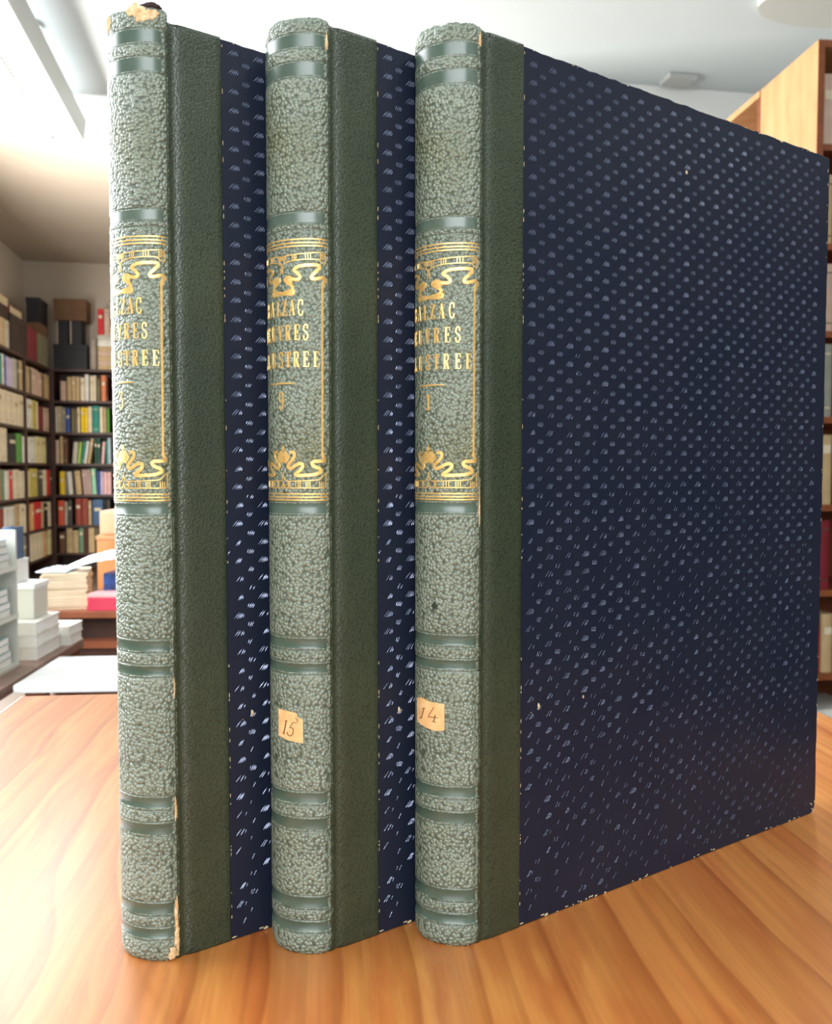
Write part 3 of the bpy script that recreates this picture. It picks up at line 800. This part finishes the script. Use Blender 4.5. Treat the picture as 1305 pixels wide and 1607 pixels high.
BACK_ROWS = {
  1: [(75, 48, 'rose', 177, 0), (131, 38, 'tan', 215, 0), (171, 36, 'tan', 220, 0), (209, 32, 'tan', 218, 0), (248, 36, 'cream', 212, 0), (288, 32, 'white', 240, 0), (332, 27, 'cream', 228, 0), (361, 24, 'cream', 232, 0), (393, 28, 'olive', 200, 0), (430, 41, 'orange', 235, 0), (475, 12, 'darkred', 225, 0)],
  2: [(26, 24, 'greyish', 232, 0), (52, 22, 'tan', 236, 0), (76, 16, 'grey', 228, 0), (94, 19, 'grey', 225, 0), (117, 38, 'blue', 220, 0), (165, 29, 'olive', 214, 0), (196, 19, 'olive', 216, 0), (219, 19, 'cream', 226, 0), (248, 28, 'yellow', 228, 0), (278, 32, 'yellow', 226, 0), (312, 32, 'cream', 235, 0), (349, 58, 'teal', 242, 0), (412, 29, 'cream', 232, 0), (447, 21, 'tan', 228, 0), (476, 21, 'green', 222, 0)],
  3: [(21, 29, 'rose', 215, 0), (60, 29, 'tan', 245, 0), (93, 34, 'brown', 232, 0), (165, 40, 'greyish', 195, 5), (211, 24, 'lime', 195, 6), (241, 20, 'teal', 205, 8), (267, 22, 'white', 205, 8), (297, 24, 'tan', 230, 9), (362, 24, 'darkgreen', 225, 0), (388, 26, 'darkgreen', 235, 0), (420, 24, 'pink', 200, 4), (462, 13, 'teal', 210, 0), (478, 29, 'greyblue', 235, 0)],
  4: [(55, 43, 'yellow', 212, 0), (102, 15, 'grey', 205, 0), (129, 38, 'white', 208, -3), (196, 50, 'tan', 215, -4), (264, 22, 'mauve', 228, -4), (289, 22, 'mauve', 226, -4), (314, 22, 'mauve', 230, -4), (340, 36, 'mint', 236, -3), (380, 22, 'blue', 215, 0), (408, 27, 'lilac', 210, 0), (437, 34, 'pink', 205, 0), (473, 32, 'pink', 205, 0)],
  5: [(36, 53, 'orangered', 225, 0), (93, 24, 'greyish', 215, 0), (122, 34, 'darkgrey', 230, 0), (187, 51, 'rust', 245, 0), (240, 56, 'rust', 242, 0), (301, 24, 'tan', 225, 0), (335, 94, 'slate', 232, 0), (437, 24, 'black', 235, 0), (464, 26, 'darkgrey', 232, 0)],
  6: [(41, 53, 'brown', 190, 0), (103, 53, 'tan', 240, 0), (158, 51, 'tan', 205, 0), (214, 41, 'sage', 225, 0), (257, 32, 'darkred', 225, 0), (296, 55, 'tan', 245, 0), (359, 25, 'olive', 235, 0), (386, 26, 'brown', 238, 0)],
}
LEFT_ROWS = {
  (1, 1): [(927, 91, 'tan', 235, 0), (1028, 47, 'darkgrey', 220, 0), (1079, 123, 'greyish', 230, 0), (1212, 75, 'lilac', 215, 0), (1291, 80, 'lilac', 222, 0), (1382, 51, 'blue', 228, 0), (1437, 58, 'white', 225, 0), (1499, 33, 'teal', 215, 0), (1548, 100, 'tan', 215, 0)],
  (1, 2): [(20, 180, 'tan', 215, 0), (212, 64, 'brown', 200, 0), (288, 119, 'rose', 210, 0), (413, 115, 'rose', 218, 0), (533, 112, 'rose', 222, 0), (650, 39, 'darkgrey', 205, 0), (702, 130, 'tan', 215, 0)],
  (2, 1): [(903, 162, 'cream', 250, 0), (1075, 115, 'cream', 250, 0), (1196, 150, 'cream', 250, 0), (1350, 141, 'cream', 255, 0), (1503, 145, 'cream', 257, 0)],
  (2, 2): [(54, 188, 'rose', 205, 0), (258, 190, 'maroon', 205, 0), (456, 31, 'cream', 235, 0), (494, 128, 'mustard', 240, 0), (629, 197, 'white', 238, 0)],
  (3, 1): [(903, 55, 'white', 210, 0), (967, 161, 'green', 225, 0), (1144, 232, 'black', 215, 0), (1390, 250, 'cream', 250, 0)],
  (3, 2): [(16, 150, 'black', 195, 0), (176, 218, 'palelemon', 225, 0), (402, 134, 'palelemon', 225, 0), (555, 219, 'white', 210, 0)],
  (4, 1): [(920, 143, 'cream', 215, 0), (1073, 150, 'cream', 225, 0), (1282, 73, 'red', 215, 0), (1361, 112, 'white', 215, 0), (1484, 114, 'sage', 225, 0), (1603, 44, 'orangered', 245, 0)],
  (4, 2): [(14, 55, 'brown', 225, 0), (76, 97, 'red', 225, 0), (185, 118, 'cream', 225, 0), (315, 172, 'darkgrey', 205, 0), (498, 258, 'mustard', 235, 0), (762, 70, 'palelemon', 215, 0)],
  (5, 1): [(903, 36, 'cream', 225, 0), (947, 126, 'cream', 235, 0), (1086, 121, 'tan', 235, 0), (1232, 128, 'white', 225, 0), (1367, 135, 'white', 225, 0), (1522, 120, 'rust', 215, 0)],
  (5, 2): [(50, 85, 'cream', 218, 0), (160, 155, 'black', 205, 0), (323, 55, 'tan', 225, 0), (386, 258, 'red', 232, 0), (651, 87, 'peach', 225, 0)],
  (6, 1): [(905, 120, 'grey', 230, 0), (1030, 111, 'grey', 230, 0)],
  (6, 2): [(42, 110, 'palelemon', 235, 0), (242, 97, 'peach', 222, 0), (347, 133, 'cream', 225, 0), (487, 135, 'cream', 225, 0), (629, 134, 'cream', 235, 0)],
}
SHELF = {0: 1.84, 1: 1.554, 2: 1.267, 3: .983, 4: .70, 5: .42, 6: .166}
ROWN = {1: 'upper', 2: 'second', 3: 'third', 4: 'fourth', 5: 'fifth', 6: 'sixth'}
UC, VC = -1.868, 8.45
ST = .022
def bookcase(name, origin, rz, length, depth, shelves, top, label, m, group=None, sides=(1, 1), tp=None, st=ST, toeboard=True):
    """local: x along the front, front edge at y = 0, depth towards +y"""
    t = empty(name, origin, rz, label, 'bookcase', group)
    for x, on in ((0, sides[0]), (length-.022, sides[1])):
        if on: MB().box(x, x+.022, 0, depth, 0, top).build('side_panel', tp or m, t)
    MB().box(.022, length-.022, depth-.008, depth, 0, top-.001).build('back_panel', m, t)
    for z in shelves:
        MB().box(.022, length-.022, .002, depth-.008, z-st, z).build('shelf', m, t)
    return t
SH = [SHELF[i] for i in range(7)]
bookcase('bookcase', R(UC, VC), RHO, .56, .26, SH, 1.84, 'dark bookcase against the far wall, right of the corner', M_DARKWOOD)
# the left case runs towards the camera; its front faces into the room
bookcase('bookcase', R(UC, VC-.885+0), RHO+math.pi/2, .885, .26, SH, 1.84, 'dark bookcase bay on the left wall, next to the corner', M_DARKWOOD)
bookcase('bookcase', R(UC, VC-1.79), RHO+math.pi/2, .905, .26, SH, 1.84, 'dark bookcase bay on the left wall, nearest bay at the left picture edge', M_DARKWOOD)

for k, v in enumerate((-1.6, .2, 2.0)):  # unseen dark cases added to darken what the covers reflect
    bookcase('bookcase', R(UR-.32, v+1.7), RHO-math.pi/2, 1.7, .3, [.1, .45, .8, 1.15, 1.5, 1.85], 2.25, 'dark empty bookcase along the right wall, outside the picture, %s from the front' % ['first', 'second', 'third'][k], M_DARKWOOD, group='bookcases along the right wall')
for row, items in BACK_ROWS.items():
    labs = make_labels(items, ROWN[row]+' shelf, far bookcase', 'corner', .02, .045)
    for (x, w, c, h, lean), lab in zip(items, labs):
        w_, h_ = w/1000, min(h, 226 if row == 6 else 252)/1000
        x = max(x, 24)
        if x+w > 535: w_ = (535-x)/1000
        o = bpy.data.objects.new('book', book_mesh(w_, h_, .17, c)); COL.objects.link(o)
        a = math.radians(lean)
        px = x/1000 + (w_*(1-math.cos(a)) if a > 0 else 0)
        dz = w_*math.sin(a) if a > 0 else 0
        o.location = R(UC+px, VC+.02, SHELF[row]+(dz if a > 0 else 0)+.0003)
        o.rotation_euler = Matrix.Rotation(RHO, 3, 'Z').to_4x4().to_euler()
        o.rotation_mode = 'QUATERNION'
        from mathutils import Quaternion
        o.rotation_quaternion = Quaternion((0, 0, 1), RHO) @ Quaternion((0, 1, 0), a)
        if a < 0: o.location = R(UC+px, VC+.02, SHELF[row]+.0003)
        tag(o, lab, 'book', 'books on the %s shelf of the far bookcase' % ROWN[row])
for (row, bay), items in LEFT_ROWS.items():
    bayname = 'far bay' if bay == 2 else 'near bay'
    labs = make_labels(items, '%s shelf, left wall %s' % (ROWN[row], bayname), 'corner end', .05, .14)
    for (x, w, c, h, lean), lab in zip(items, labs):
        w_, h_ = w/1000, min(h, 226 if row == 6 else 252)/1000
        if bay == 1 and x < 912: w_ -= (912-x)/1000; x = 912
        if bay == 1 and x+w_*1000 > 1766: w_ = (1766-x)/1000
        if bay == 2 and x < 24: w_ -= (24-x)/1000; x = 24
        if bay == 2 and x+w_*1000 > 861: w_ = (861-x)/1000
        if w_ < .008: w_ = .008
        o = bpy.data.objects.new('book', book_mesh(round(w_, 4), h_, .18, c)); COL.objects.link(o)
        # spine faces the room (+u); books run towards the camera from the corner
        o.location = R(UC-.015, VC-(x/1000+w_), SHELF[row]+.0003)
        o.rotation_euler = (0, 0, RHO+math.pi/2)
        tag(o, lab, 'book', 'books on the %s shelf of the left wall, %s' % (ROWN[row], bayname))

def box_at(name, u0, u1, v0, v1, z0, z1, m, label, cat, bev=.004, group=None, extra=None):
    """a carton, folder or volume standing square to the room"""
    w, d, h = u1-u0, v1-v0, z1-z0
    t = empty(name, R((u0+u1)/2, (v0+v1)/2, z0), RHO, label, cat, group)
    MB().box(-w/2, w/2, -d/2, d/2, 0, h*.82 if extra == 'lid' else h, bev=min(bev, w*.2, d*.2, h*.2)).build('body', m, t)
    if extra == 'lid':
        MB().box(-w/2-.003, w/2+.003, -d/2-.003, d/2+.003, h*.8, h, bev=min(.003, h*.08)).build('lid', m, t)
    return t
def lying_book(u0, u1, v0, v1, z0, z1, cov, label, cat='book', group=None, rz=0, spine='-y', name='lying_book'):
    """a closed book lying flat: cover (two boards and a spine) around its page block"""
    w, d, h = u1-u0, v1-v0, z1-z0
    t = empty(name, R((u0+u1)/2, (v0+v1)/2, z0), RHO+rz, label, cat, group)
    b = min(.003, h*.16)
    m = MB().box(-w/2, w/2, -d/2, d/2, 0, b).box(-w/2, w/2, -d/2, d/2, h-b, h)
    m.prism([(-d/2, b), (-d/2-.004, h*.3), (-d/2-.005, h*.5), (-d/2-.004, h*.7), (-d/2, h-b), (-d/2+.004, h-b), (-d/2+.004, b)], 'x', -w/2, w/2)
    m.build('cover', cov, t)
    MB().box(-w/2+.004, w/2-.004, -d/2+.004, d/2-.004, b, h-b).build('page_block', M_PAGES, t)
    return t
# things piled on top of the far bookcase
M_BLACKBOX = noise_mat('blue_black_box_cloth', (17, 19, 26), (13, 15, 21), 8, .6)
M_CARD = noise_mat('brown_cardboard', (116, 86, 60), (102, 74, 50), 6, .8)
M_GREYC = noise_mat('grey_rolled_paper', (176, 162, 148), (156, 144, 132), 8, .7)
M_TAUPE = noise_mat('grey_green_archive_card', (132, 128, 104), (112, 110, 88), 7, .8)
T0 = SHELF[0]
box_at('archive_box', UC+.02, UC+.31, VC+.02, VC+.24, T0, T0+.225, M_BLACKBOX, 'large blue-black box lying at the top of the far bookcase', 'box', extra='lid')
for k, (a, nm) in enumerate(((.06, 'left'), (.175, 'right'))):
    t = empty('ring_binder', R(UC+a+.045, VC+.13, T0+.225), RHO, 'blue-black binder standing on the large dark box, %s one of two' % nm, 'binder', 'dark binders on top of the far bookcase')
    MB().box(-.043, .043, -.10, .10, 0, .215, bev=.004).build('binder_case', M_BLACKBOX, t)
    MB().box(-.056, -.0435, -.098, .095, .004, .215).build('page_edge', M_GREYC, t)
box_at('cardboard_box', UC+.03, UC+.31, VC+.02, VC+.24, T0+.441, T0+.635, M_CARD, 'brown cardboard box at the very top of the far bookcase, above the dark binders', 'box', extra='lid')
t = empty('paper_roll', R(UC+.358, VC+.08, T0), RHO, 'pale grey upright paper roll right of the dark box on the far bookcase', 'paper roll')
MB().prism([(.034*math.cos(i*math.pi/10), .034*math.sin(i*math.pi/10)) for i in range(20)], 'z', 0, .285).build('roll', M_GREYC, t)
MB().prism([(.03*math.cos(i*math.pi/10), .03*math.sin(i*math.pi/10)) for i in range(20)], 'z', .285, .288).build('roll_end', M_CARD, t)
zz = T0
for k, (hh, c) in enumerate(((.045, 'tan'), (.038, 'rose'), (.05, 'tan'), (.04, 'rose'), (.042, 'tan'), (.055, 'white'), (.05, 'greyish'))):
    lying_book(UC+.405, UC+.53, VC+.03, VC+.22, zz, zz+hh-.0005, bmat(c), '%s book lying flat, %s from the bottom of the stack beside the grey roll' % (WORD.get(c, c), ORD[k]), group='stack of lying books on the far bookcase')
    zz += hh
for a, b, c in ((.36, .40, 'tan'), (.405, .455, 'red'), (.46, .505, 'rose')):
    if a < .40: continue
    o = bpy.data.objects.new('book', book_mesh(round(b-a, 4), .235, .15, c)); COL.objects.link(o)
    o.location = R(UC+a, VC+.04, zz+.0003); o.rotation_euler = (0, 0, RHO)
    tag(o, '%s book standing upright on the stack at the top right of the far bookcase' % WORD.get(c, c), 'book', 'upright books on the stack')
# things piled on the left bays
def lbox(name, a0, a1, z0, z1, m, label, cat, dep=.11, **kw):
    return box_at(name, UC-.012-dep, UC-.012, VC-a1/1000, VC-a0/1000, z0, z1, m, label, cat, **kw)
lbox('archive_box', 30, 400, T0, T0+.26, M_TAUPE, 'grey-green archive box on the left wall bookcase, right beside the far corner', 'box', extra='lid')
lbox('cardboard_box', 30, 330, T0+.26, T0+.36, M_CARD, 'flat tan carton lying on the grey-green archive box', 'box')
lbox('archive_box', 30, 320, T0+.361, T0+.575, M_BLACKBOX, 'black box on the pile in the far corner, just under the ceiling', 'box', extra='lid')
lbox('photo_album', 440, 740, T0, T0+.27, bmat('maroon'), 'upright dark red album on top of the left bookcase, beside the grey-green box', 'album', dep=.06)
M_DARKBOX = noise_mat('dark_brown_box', (62, 44, 34), (50, 36, 28), 6, .7)
lbox('archive_box', 760, 1240, T0, T0+.285, M_DARKBOX, 'dark brown box on the left bookcase, under the dark red lying volume', 'box', extra='lid')
lying_book(UC-.13, UC-.012, VC-1.25, VC-.89, T0+.2855, T0+.345, bmat('maroon'), 'dark red volume lying flat on the dark brown box at the left', rz=0)
for k, (a, w, c) in enumerate(((1290, 90, 'greyish'), (1385, 110, 'tan'), (1500, 120, 'rose'))):
    o = bpy.data.objects.new('book', book_mesh(w/1000, .205, .18, c)); COL.objects.link(o)
    o.location = R(UC-.012, VC-(a+w)/1000, T0+.0003); o.rotation_euler = (0, 0, RHO+math.pi/2)
    tag(o, 'wide %s volume standing on top of the near left bay, near the picture edge' % WORD.get(c, c), 'book', 'volumes on top of the near left bay')
lbox('archive_box', 1300, 1640, T0+.2055, T0+.31, M_DARKBOX, 'low dark box lying across the upright volumes at the left edge', 'box')
lying_book(UC-.13, UC-.012, VC-1.66, VC-1.28, T0+.311, T0+.385, bmat('maroon'), 'crimson volume at the very top of the left wall pile, by the picture edge')

# ------------------------------------------------------------------ right bookcase
BX = Vector((1.373, 3.07, 0)); BA = math.radians(5.9)
RS = [.197, .495, .796, 1.103, 1.40, 1.70, 2.037]
rb = bookcase('bookcase', BX, BA, .42, .40, RS, 2.36, 'tall pine bookcase at the right edge with dark shelf fronts', M_PINEDARK, tp=M_PINE)
MB().box(0, .42, 0, .40, 2.36, 2.384).build('top_board', M_PINE, rb)
MB().box(-.001, .0225, -.003, 0, 0, 2.384).box(.0225, .42, -.003, 0, 2.36, 2.384).build('front_edging', M_PINEDARK, rb)
def rloc(x, y, z): 
    return Vector((BX.x+x*math.cos(BA)-y*math.sin(BA), BX.y+x*math.sin(BA)+y*math.cos(BA), z))
def rb_book(x, w, h, c, z, lab, d=.22, y=.03):
    o = bpy.data.objects.new('book', book_mesh(w, h, d, c)); COL.objects.link(o)
    o.location = rloc(x, y, z+.0003); o.rotation_euler = (0, 0, BA)
    tag(o, lab, 'book', 'books in the right bookcase')
rb_book(.030, .055, .245, 'rose', 2.037, 'thick rose-beige volume at the left end of the top right shelf')
rb_book(.088, .040, .25, 'orange', 2.037, 'orange volume beside the thick rose-beige one on the top right shelf')
rb_book(.030, .050, .24, 'tan', 1.70, 'tan volume at the left end of the second shelf of the right bookcase')
rb_book(.030, .060, .235, 'rose', 1.40, 'rose-beige volume at the left end of the third shelf of the right bookcase')
rb_book(.026, .065, .255, 'grey', 1.103, 'wide grey volume at the left end of the fourth shelf of the right bookcase')
rb_book(.026, .024, .21, 'cream', .796, 'thin cream book left of a taller tan book in the right bookcase')
rb_book(.052, .045, .245, 'tan', .796, 'tall tan book beside the thin cream one in the right bookcase')
rb_book(.026, .018, .215, 'darkred', .495, 'thin dark red book at the left end of the shelf of red books, right bookcase')
rb_book(.046, .050, .245, 'maroon', .495, 'thick crimson book beside the thin dark red one, right bookcase')
rb_book(.030, .036, .185, 'red', .197, 'bright red book on the lowest right shelf, above the table edge')
rb_book(.070, .045, .21, 'tan', .197, 'tan book right of the bright red one on the lowest right shelf')
lying_book_r = empty('lying_book', rloc(.16, .12, 0), BA, 'white book lying on the floor of the right bookcase, under the lowest shelf', 'book')
MB().box(-.12, .06, -.1, .12, 0, .004).box(-.12, .06, -.1, .12, .061, .065).prism([(-.1, .004), (-.108, .02), (-.108, .045), (-.1, .061), (-.096, .061), (-.096, .004)], 'x', -.12, .06).build('cover', bmat('white'), lying_book_r)
MB().box(-.116, .056, -.096, .116, .004, .061).build('page_block', M_PAGES, lying_book_r)
# second case behind it, open towards the left
r2 = empty('bookcase', rloc(0, .405, 0), BA, 'pine bookcase behind the tall right one, its open front facing left', 'bookcase')
MB().box(-.004, .28, 0, .72, 2.36, 2.384).build('top_board', M_PINE, r2)
MB().box(.27, .28, .022, .698, 0, 2.36).build('back_panel', M_PINEDARK, r2)
for y in (0, .698): MB().box(0, .28, y, y+.022, 0, 2.36).build('side_panel', M_PINEDARK, r2)
for z in (.2, .5, .8, 1.1, 1.4, 1.7, 2.03): MB().box(.002, .27, .022, .698, z-.022, z).build('shelf', M_PINEDARK, r2)

# ------------------------------------------------------------------ furniture between table and bookcases, left
def P(x, y, z=0): return Vector((x, y, z))
# long low bench on the left
bn = empty('low_bench', P(-.905, 2.16, 0), math.radians(4.0), 'long low grey-brown bench at the left edge carrying white books and a rack', 'bench')
MB().box(-.42, 0, -.9, .27, .425, .45, bev=.003).build('bench_top', M_BENCHWOOD, bn)
for x in (-.40, -.06):
    for y in (-.88, .21): MB().box(x, x+.05, y, y+.05, 0, .425).build('leg', M_REDWOOD, bn)
BZ = .45
def bl(x, y): # bench-local to world
    a = math.radians(4.0); return (-.905+x*math.cos(a)-y*math.sin(a), 2.16+x*math.sin(a)+y*math.cos(a))
def stand(name, x, y, w, d, h, z, m, label, cat, rz=0, group=None, lid=None):
    X, Y = bl(x, y); t = empty(name, P(X, Y, z), math.radians(4)+rz, label, cat, group)
    return t
# display rack with its tall side panel
rk = stand('magazine_rack', -.078, -.17, 0, 0, 0, BZ, None, 'pale grey upright magazine rack at the left picture edge', 'magazine rack')
MB().box(.030, .053, -.12, -.085, 0, .325, bev=.002).build('side_panel', M_RACK, rk)
MB().box(-.30, -.275, -.12, .10, 0, .325, bev=.002).build('side_panel', M_RACK, rk)
for z in (.0, .115, .23): MB().box(-.275, .030, -.10, .10, z, z+.008).build('shelf', M_RACK, rk)
MB().box(-.275, .028, .092, .10, .008, .325).build('back_panel', M_RACK, rk)
for s, z in enumerate((.008, .123, .238)):
    for k in range(4):
        X, Y = bl(-.193+.004*(k % 2), -.172-.006*k)
        t = empty('magazine', P(X, Y, BZ+z+.017*k+.0004), math.radians(4+(k*3) % 5-2), 'white glossy magazine, %s from the bottom in the %s compartment of the rack' % (ORD[k], ('lowest', 'middle', 'upper')[s]), 'magazine', 'magazines in the grey rack')
        MB().box(-.035, .13, -.085, .085, .001, .014).build('page_block', M_PAPER, t)
        MB().box(-.037, .132, -.087, .087, .014, .0155).box(-.037, .132, -.087, .087, 0, .001).box(-.037, .132, -.0875, -.086, .0, .0155).build('cover', bmat('greyblue' if k % 2 else 'white'), t)
# stack of three thick white books, two thinner ones beside, white box and a blue book on top
zz = BZ
for k, hh in enumerate((.032, .03, .032)):
    X, Y = bl(-.075, .07-.002*k)
    t = empty('lying_book', P(X, Y, zz), math.radians(4), 'thick white book lying flat, %s from the bottom of the stack behind the rack' % ORD[k], 'book', 'white books stacked on the bench')
    MB().box(-.08, .05, -.085, .085, 0, .003).box(-.08, .05, -.085, .085, hh-.0035, hh-.0005).box(-.08, .05, -.088, -.085, 0, hh-.0005).build('cover', bmat('white'), t)
    MB().box(-.078, .047, -.085, .082, .003, hh-.0035).build('page_block', M_PAPER, t)
    zz += hh
zt = zz
for k in range(2):
    X, Y = bl(-.058, .20)
    t = empty('lying_book', P(X, Y, BZ+.026*k), math.radians(4-3*k), 'white paperback lying behind the stack of thick white books, %s one' % ('lower', 'upper')[k], 'book', 'white paperbacks behind the stack')
    MB().box(-.06, .055, -.033, .065, 0, .0015).box(-.06, .055, -.033, .065, .024, .0255).box(-.06, .055, -.0345, -.033, 0, .0255).build('cover', bmat('white'), t)
    MB().box(-.058, .053, -.033, .063, .0015, .024).build('page_block', M_PAPER, t)
X, Y = bl(-.07, .08)
t = empty('white_carton', P(X, Y, zt), math.radians(4), 'white upright carton on the stack of thick white books', 'box')
MB().box(-.07, .022, -.05, .05, 0, .075, bev=.002).build('body', M_RACK, t)
MB().box(-.073, .025, -.053, .053, .075, .088, bev=.002).build('lid', M_PAPER, t)
X, Y = bl(-.1, .08)
t = empty('white_carton', P(X, Y, zt+.0885), math.radians(4), 'small white carton on top of the larger white one, under a blue book', 'box')
MB().box(-.04, .008, -.04, .04, 0, .052, bev=.002).build('body', M_PAPER, t)
MB().box(-.041, .009, -.041, .041, .052, .058, bev=.001).build('lid', M_PAPER, t)
o = bpy.data.objects.new('book', book_mesh(.026, .082, .07, 'slate')); COL.objects.link(o)
X, Y = bl(-.127, .045); o.location = (X, Y, zt+.147); o.rotation_euler = (0, 0, math.radians(4))
tag(o, 'small deep blue book standing on the small white carton at the left', 'book')

# low white table with a sheet of paper, right of the bench
wt = empty('white_table', P(-.885, 1.885, 0), math.radians(4), 'low white table between the bench and the pine table, glaring in daylight', 'table')
MB().box(.012, .75, 0, .30, .432, .45, bev=.003).build('tabletop', M_PAPER, wt)
for x in (.03, .68):
    for y in (.02, .24): MB().box(x, x+.04, y, y+.04, 0, .432).build('leg', M_REDWOOD, wt)
# lower shelf unit with stacks
lu = empty('low_shelf_unit', P(-1.235, 2.90, 0), math.radians(2), 'low red-brown shelf unit behind the white table, carrying paper stacks', 'shelf unit')
MB().box(-.01, 1.0, 0, .34, .425, .448, bev=.002).build('top_board', M_REDWOOD, lu)
MB().box(.02, .98, .01, .34, .322, .346).build('shelf', M_REDWOOD, lu)
MB().box(.02, .98, .02, .03, .12, .322).build('front_panel', M_DARKWOOD, lu)
for x in (.02, .96): MB().box(x, x+.022, .01, .34, 0, .425).build('side_panel', M_BENCHWOOD, lu)
MB().box(.042, .96, .07, .08, .346, .425).build('back_panel', M_DARKWOOD, lu)
for x in (.048,): MB().box(x, x+.016, .012, .07, .346, .425).build('divider', M_BENCHWOOD, lu)
def ll(x, y):
    a = math.radians(2); return (-1.235+x*math.cos(a)-y*math.sin(a), 2.90+x*math.sin(a)+y*math.cos(a))
rnd = random.Random(9)
M_CREAMP = noise_mat('cream_magazine_paper', (226, 208, 178), (214, 196, 164), 40, .8, stretch=(1, 1, 12))
zz = .448
for k in range(12):
    X, Y = ll(.045+rnd.uniform(-.003, .003), .13+rnd.uniform(-.004, .004)); hh = .0102
    t = empty('magazine', P(X, Y, zz), math.radians(2+14+rnd.uniform(-1.5, 1.5)), 'cream magazine in the tall paper stack on the low shelf unit, %s from the bottom' % ORD[k], 'magazine', 'cream magazines in the paper stack')
    MB().box(-.085, .06, -.09, .11, .0, hh-.0005).build('page_block', M_CREAMP, t)
    MB().box(-.0855, .0605, -.0905, .1105, hh-.0007, hh).build('cover', bmat('cream'), t)
    zz += hh
ztop = zz
# crumpled plastic film over the stack
def crumple(name, cx, cy, cz, w, d, amp, m, label, cat, seed, rise, thick=.0012):
    rnd = random.Random(seed); nx, ny = 30, 20; ph = [rnd.uniform(0, 6.28) for _ in range(12)]
    def hgt(x, y):
        s = 0
        for k in range(6):
            fx, fy = math.cos(ph[k])*(9+5*k), math.sin(ph[k])*(9+5*k)
            s += abs(math.sin(x*fx/w*.35+y*fy/d*.35+ph[k+6]))/(1+k*.5)
        return amp*s*.5
    v = []; f = []
    for o in (0, -thick):
        for j in range(ny+1):
            for i in range(nx+1):
                x, y = i/nx, j/ny
                ex = .06*math.sin(y*7+ph[0])+.03*math.sin(y*17+ph[1]); ey = .08*math.sin(x*6+ph[2])
                edge = min(x, 1-x, y, 1-y)
                z = rise(x, y)+hgt(x, y)*(.35+min(1, edge*5)*.65)
                v.append(((x-.5+ex*(x-.5))*w, (y-.5+ey*(y-.5))*d, z+o))
    N = (nx+1)*(ny+1)
    for j in range(ny):
        for i in range(nx):
            q = j*(nx+1)+i; f.append((q, q+1, q+nx+2, q+nx+1)); f.append((N+q, N+q+nx+1, N+q+nx+2, N+q+1))
    for i in range(nx):
        for q in (i, ny*(nx+1)+i): f.append((q, q+1, N+q+1, N+q))
    for j in range(ny):
        for q in (j*(nx+1), j*(nx+1)+nx): f.append((q, q+nx+1, N+q+nx+1, N+q))
    o = mesh_obj(name, v, f, m, None, smooth=True, loc=(cx, cy, cz), rz=math.radians(2))
    return tag(o, label, cat)
X, Y = ll(.04, .13)
crumple('plastic_film', X-.03, Y-.01, ztop+.0015, .10, .16, .010, M_PLASTIC, 'crumpled pale blue plastic film lying on the cream magazine stack', 'plastic film', 2, lambda x, y: .0)
# red box with white lid and white parcel above
X, Y = ll(.265, .11)
t = empty('red_box', P(X, Y, .448), math.radians(2), 'flat crimson box with a pale lid beside the cream magazine stack', 'box')
MB().box(-.125, .20, -.10, .09, 0, .045, bev=.003).build('body', bmat('maroon') if False else noise_mat('crimson_box_card', (196, 38, 70), (208, 64, 88), 5, .5), t)
MB().box(-.122, .203, -.10, .09, .045, .058, bev=.002).build('lid', bmat('pink'), t)
X2, Y2 = ll(.215, .14)
t = empty('lying_book', P(X2, Y2, .5065), math.radians(2), 'dark blue book lying on the crimson box', 'book')
MB().box(-.045, .04, -.05, .06, 0, .003).box(-.045, .04, -.05, .06, .055, .058).box(-.045, .04, -.052, -.05, 0, .058).build('cover', noise_mat('deep_blue_cover', (16, 30, 66), (36, 84, 160), 22, .4), t)
MB().box(-.043, .038, -.05, .058, .003, .055).build('page_block', M_PAGES, t)
X3, Y3 = ll(.31, .14)
t = empty('parcel', P(X3, Y3, .5065), math.radians(2), 'pinkish wrapped parcel beside the dark blue book on the crimson box', 'parcel')
MB().box(-.045, .10, -.05, .06, 0, .058, bev=.006).build('body', noise_mat('pinkish_wrapping', (222, 190, 176), (204, 160, 146), 12, .6), t)
MB().box(.02, .032, -.0512, .0612, -.0, .0592).build('string', M_CARD, t)
X, Y = ll(.215, .135)
crumple('plastic_bag', X, Y, .5705, .33, .15, .024, M_PLASTIC, 'crumpled white plastic bag over the blue book and parcel', 'plastic bag', 5, lambda x, y: .008+.055*min(1, x*1.2))
# wooden crate with a peach parcel, half hidden by the leftmost volume
X, Y = ll(.075, .53)
t = empty('wooden_crate', P(X, Y, 0), math.radians(2), 'tall light orange wooden crate half hidden behind the leftmost volume', 'crate')
MB().box(-.03, .24, -.12, .12, 0, .655, bev=.003).build('body', noise_mat('light_orange_wood', (206, 140, 84), (190, 122, 68), 8, .5), t)
MB().box(-.034, .244, -.124, .124, .655, .67, bev=.002).build('lid', M_PINE, t)
X, Y = ll(.08, .53)
t = empty('parcel', P(X, Y, .67), math.radians(2), 'peach paper parcel on the light orange crate', 'parcel')
MB().box(-.036, .2, -.09, .09, 0, .094, bev=.012).build('body', noise_mat('peach_wrapping_paper', (226, 178, 142), (212, 162, 124), 8, .7), t)
MB().box(.06, .07, -.0915, .0915, -.0, .0955).build('string', M_CARD, t)
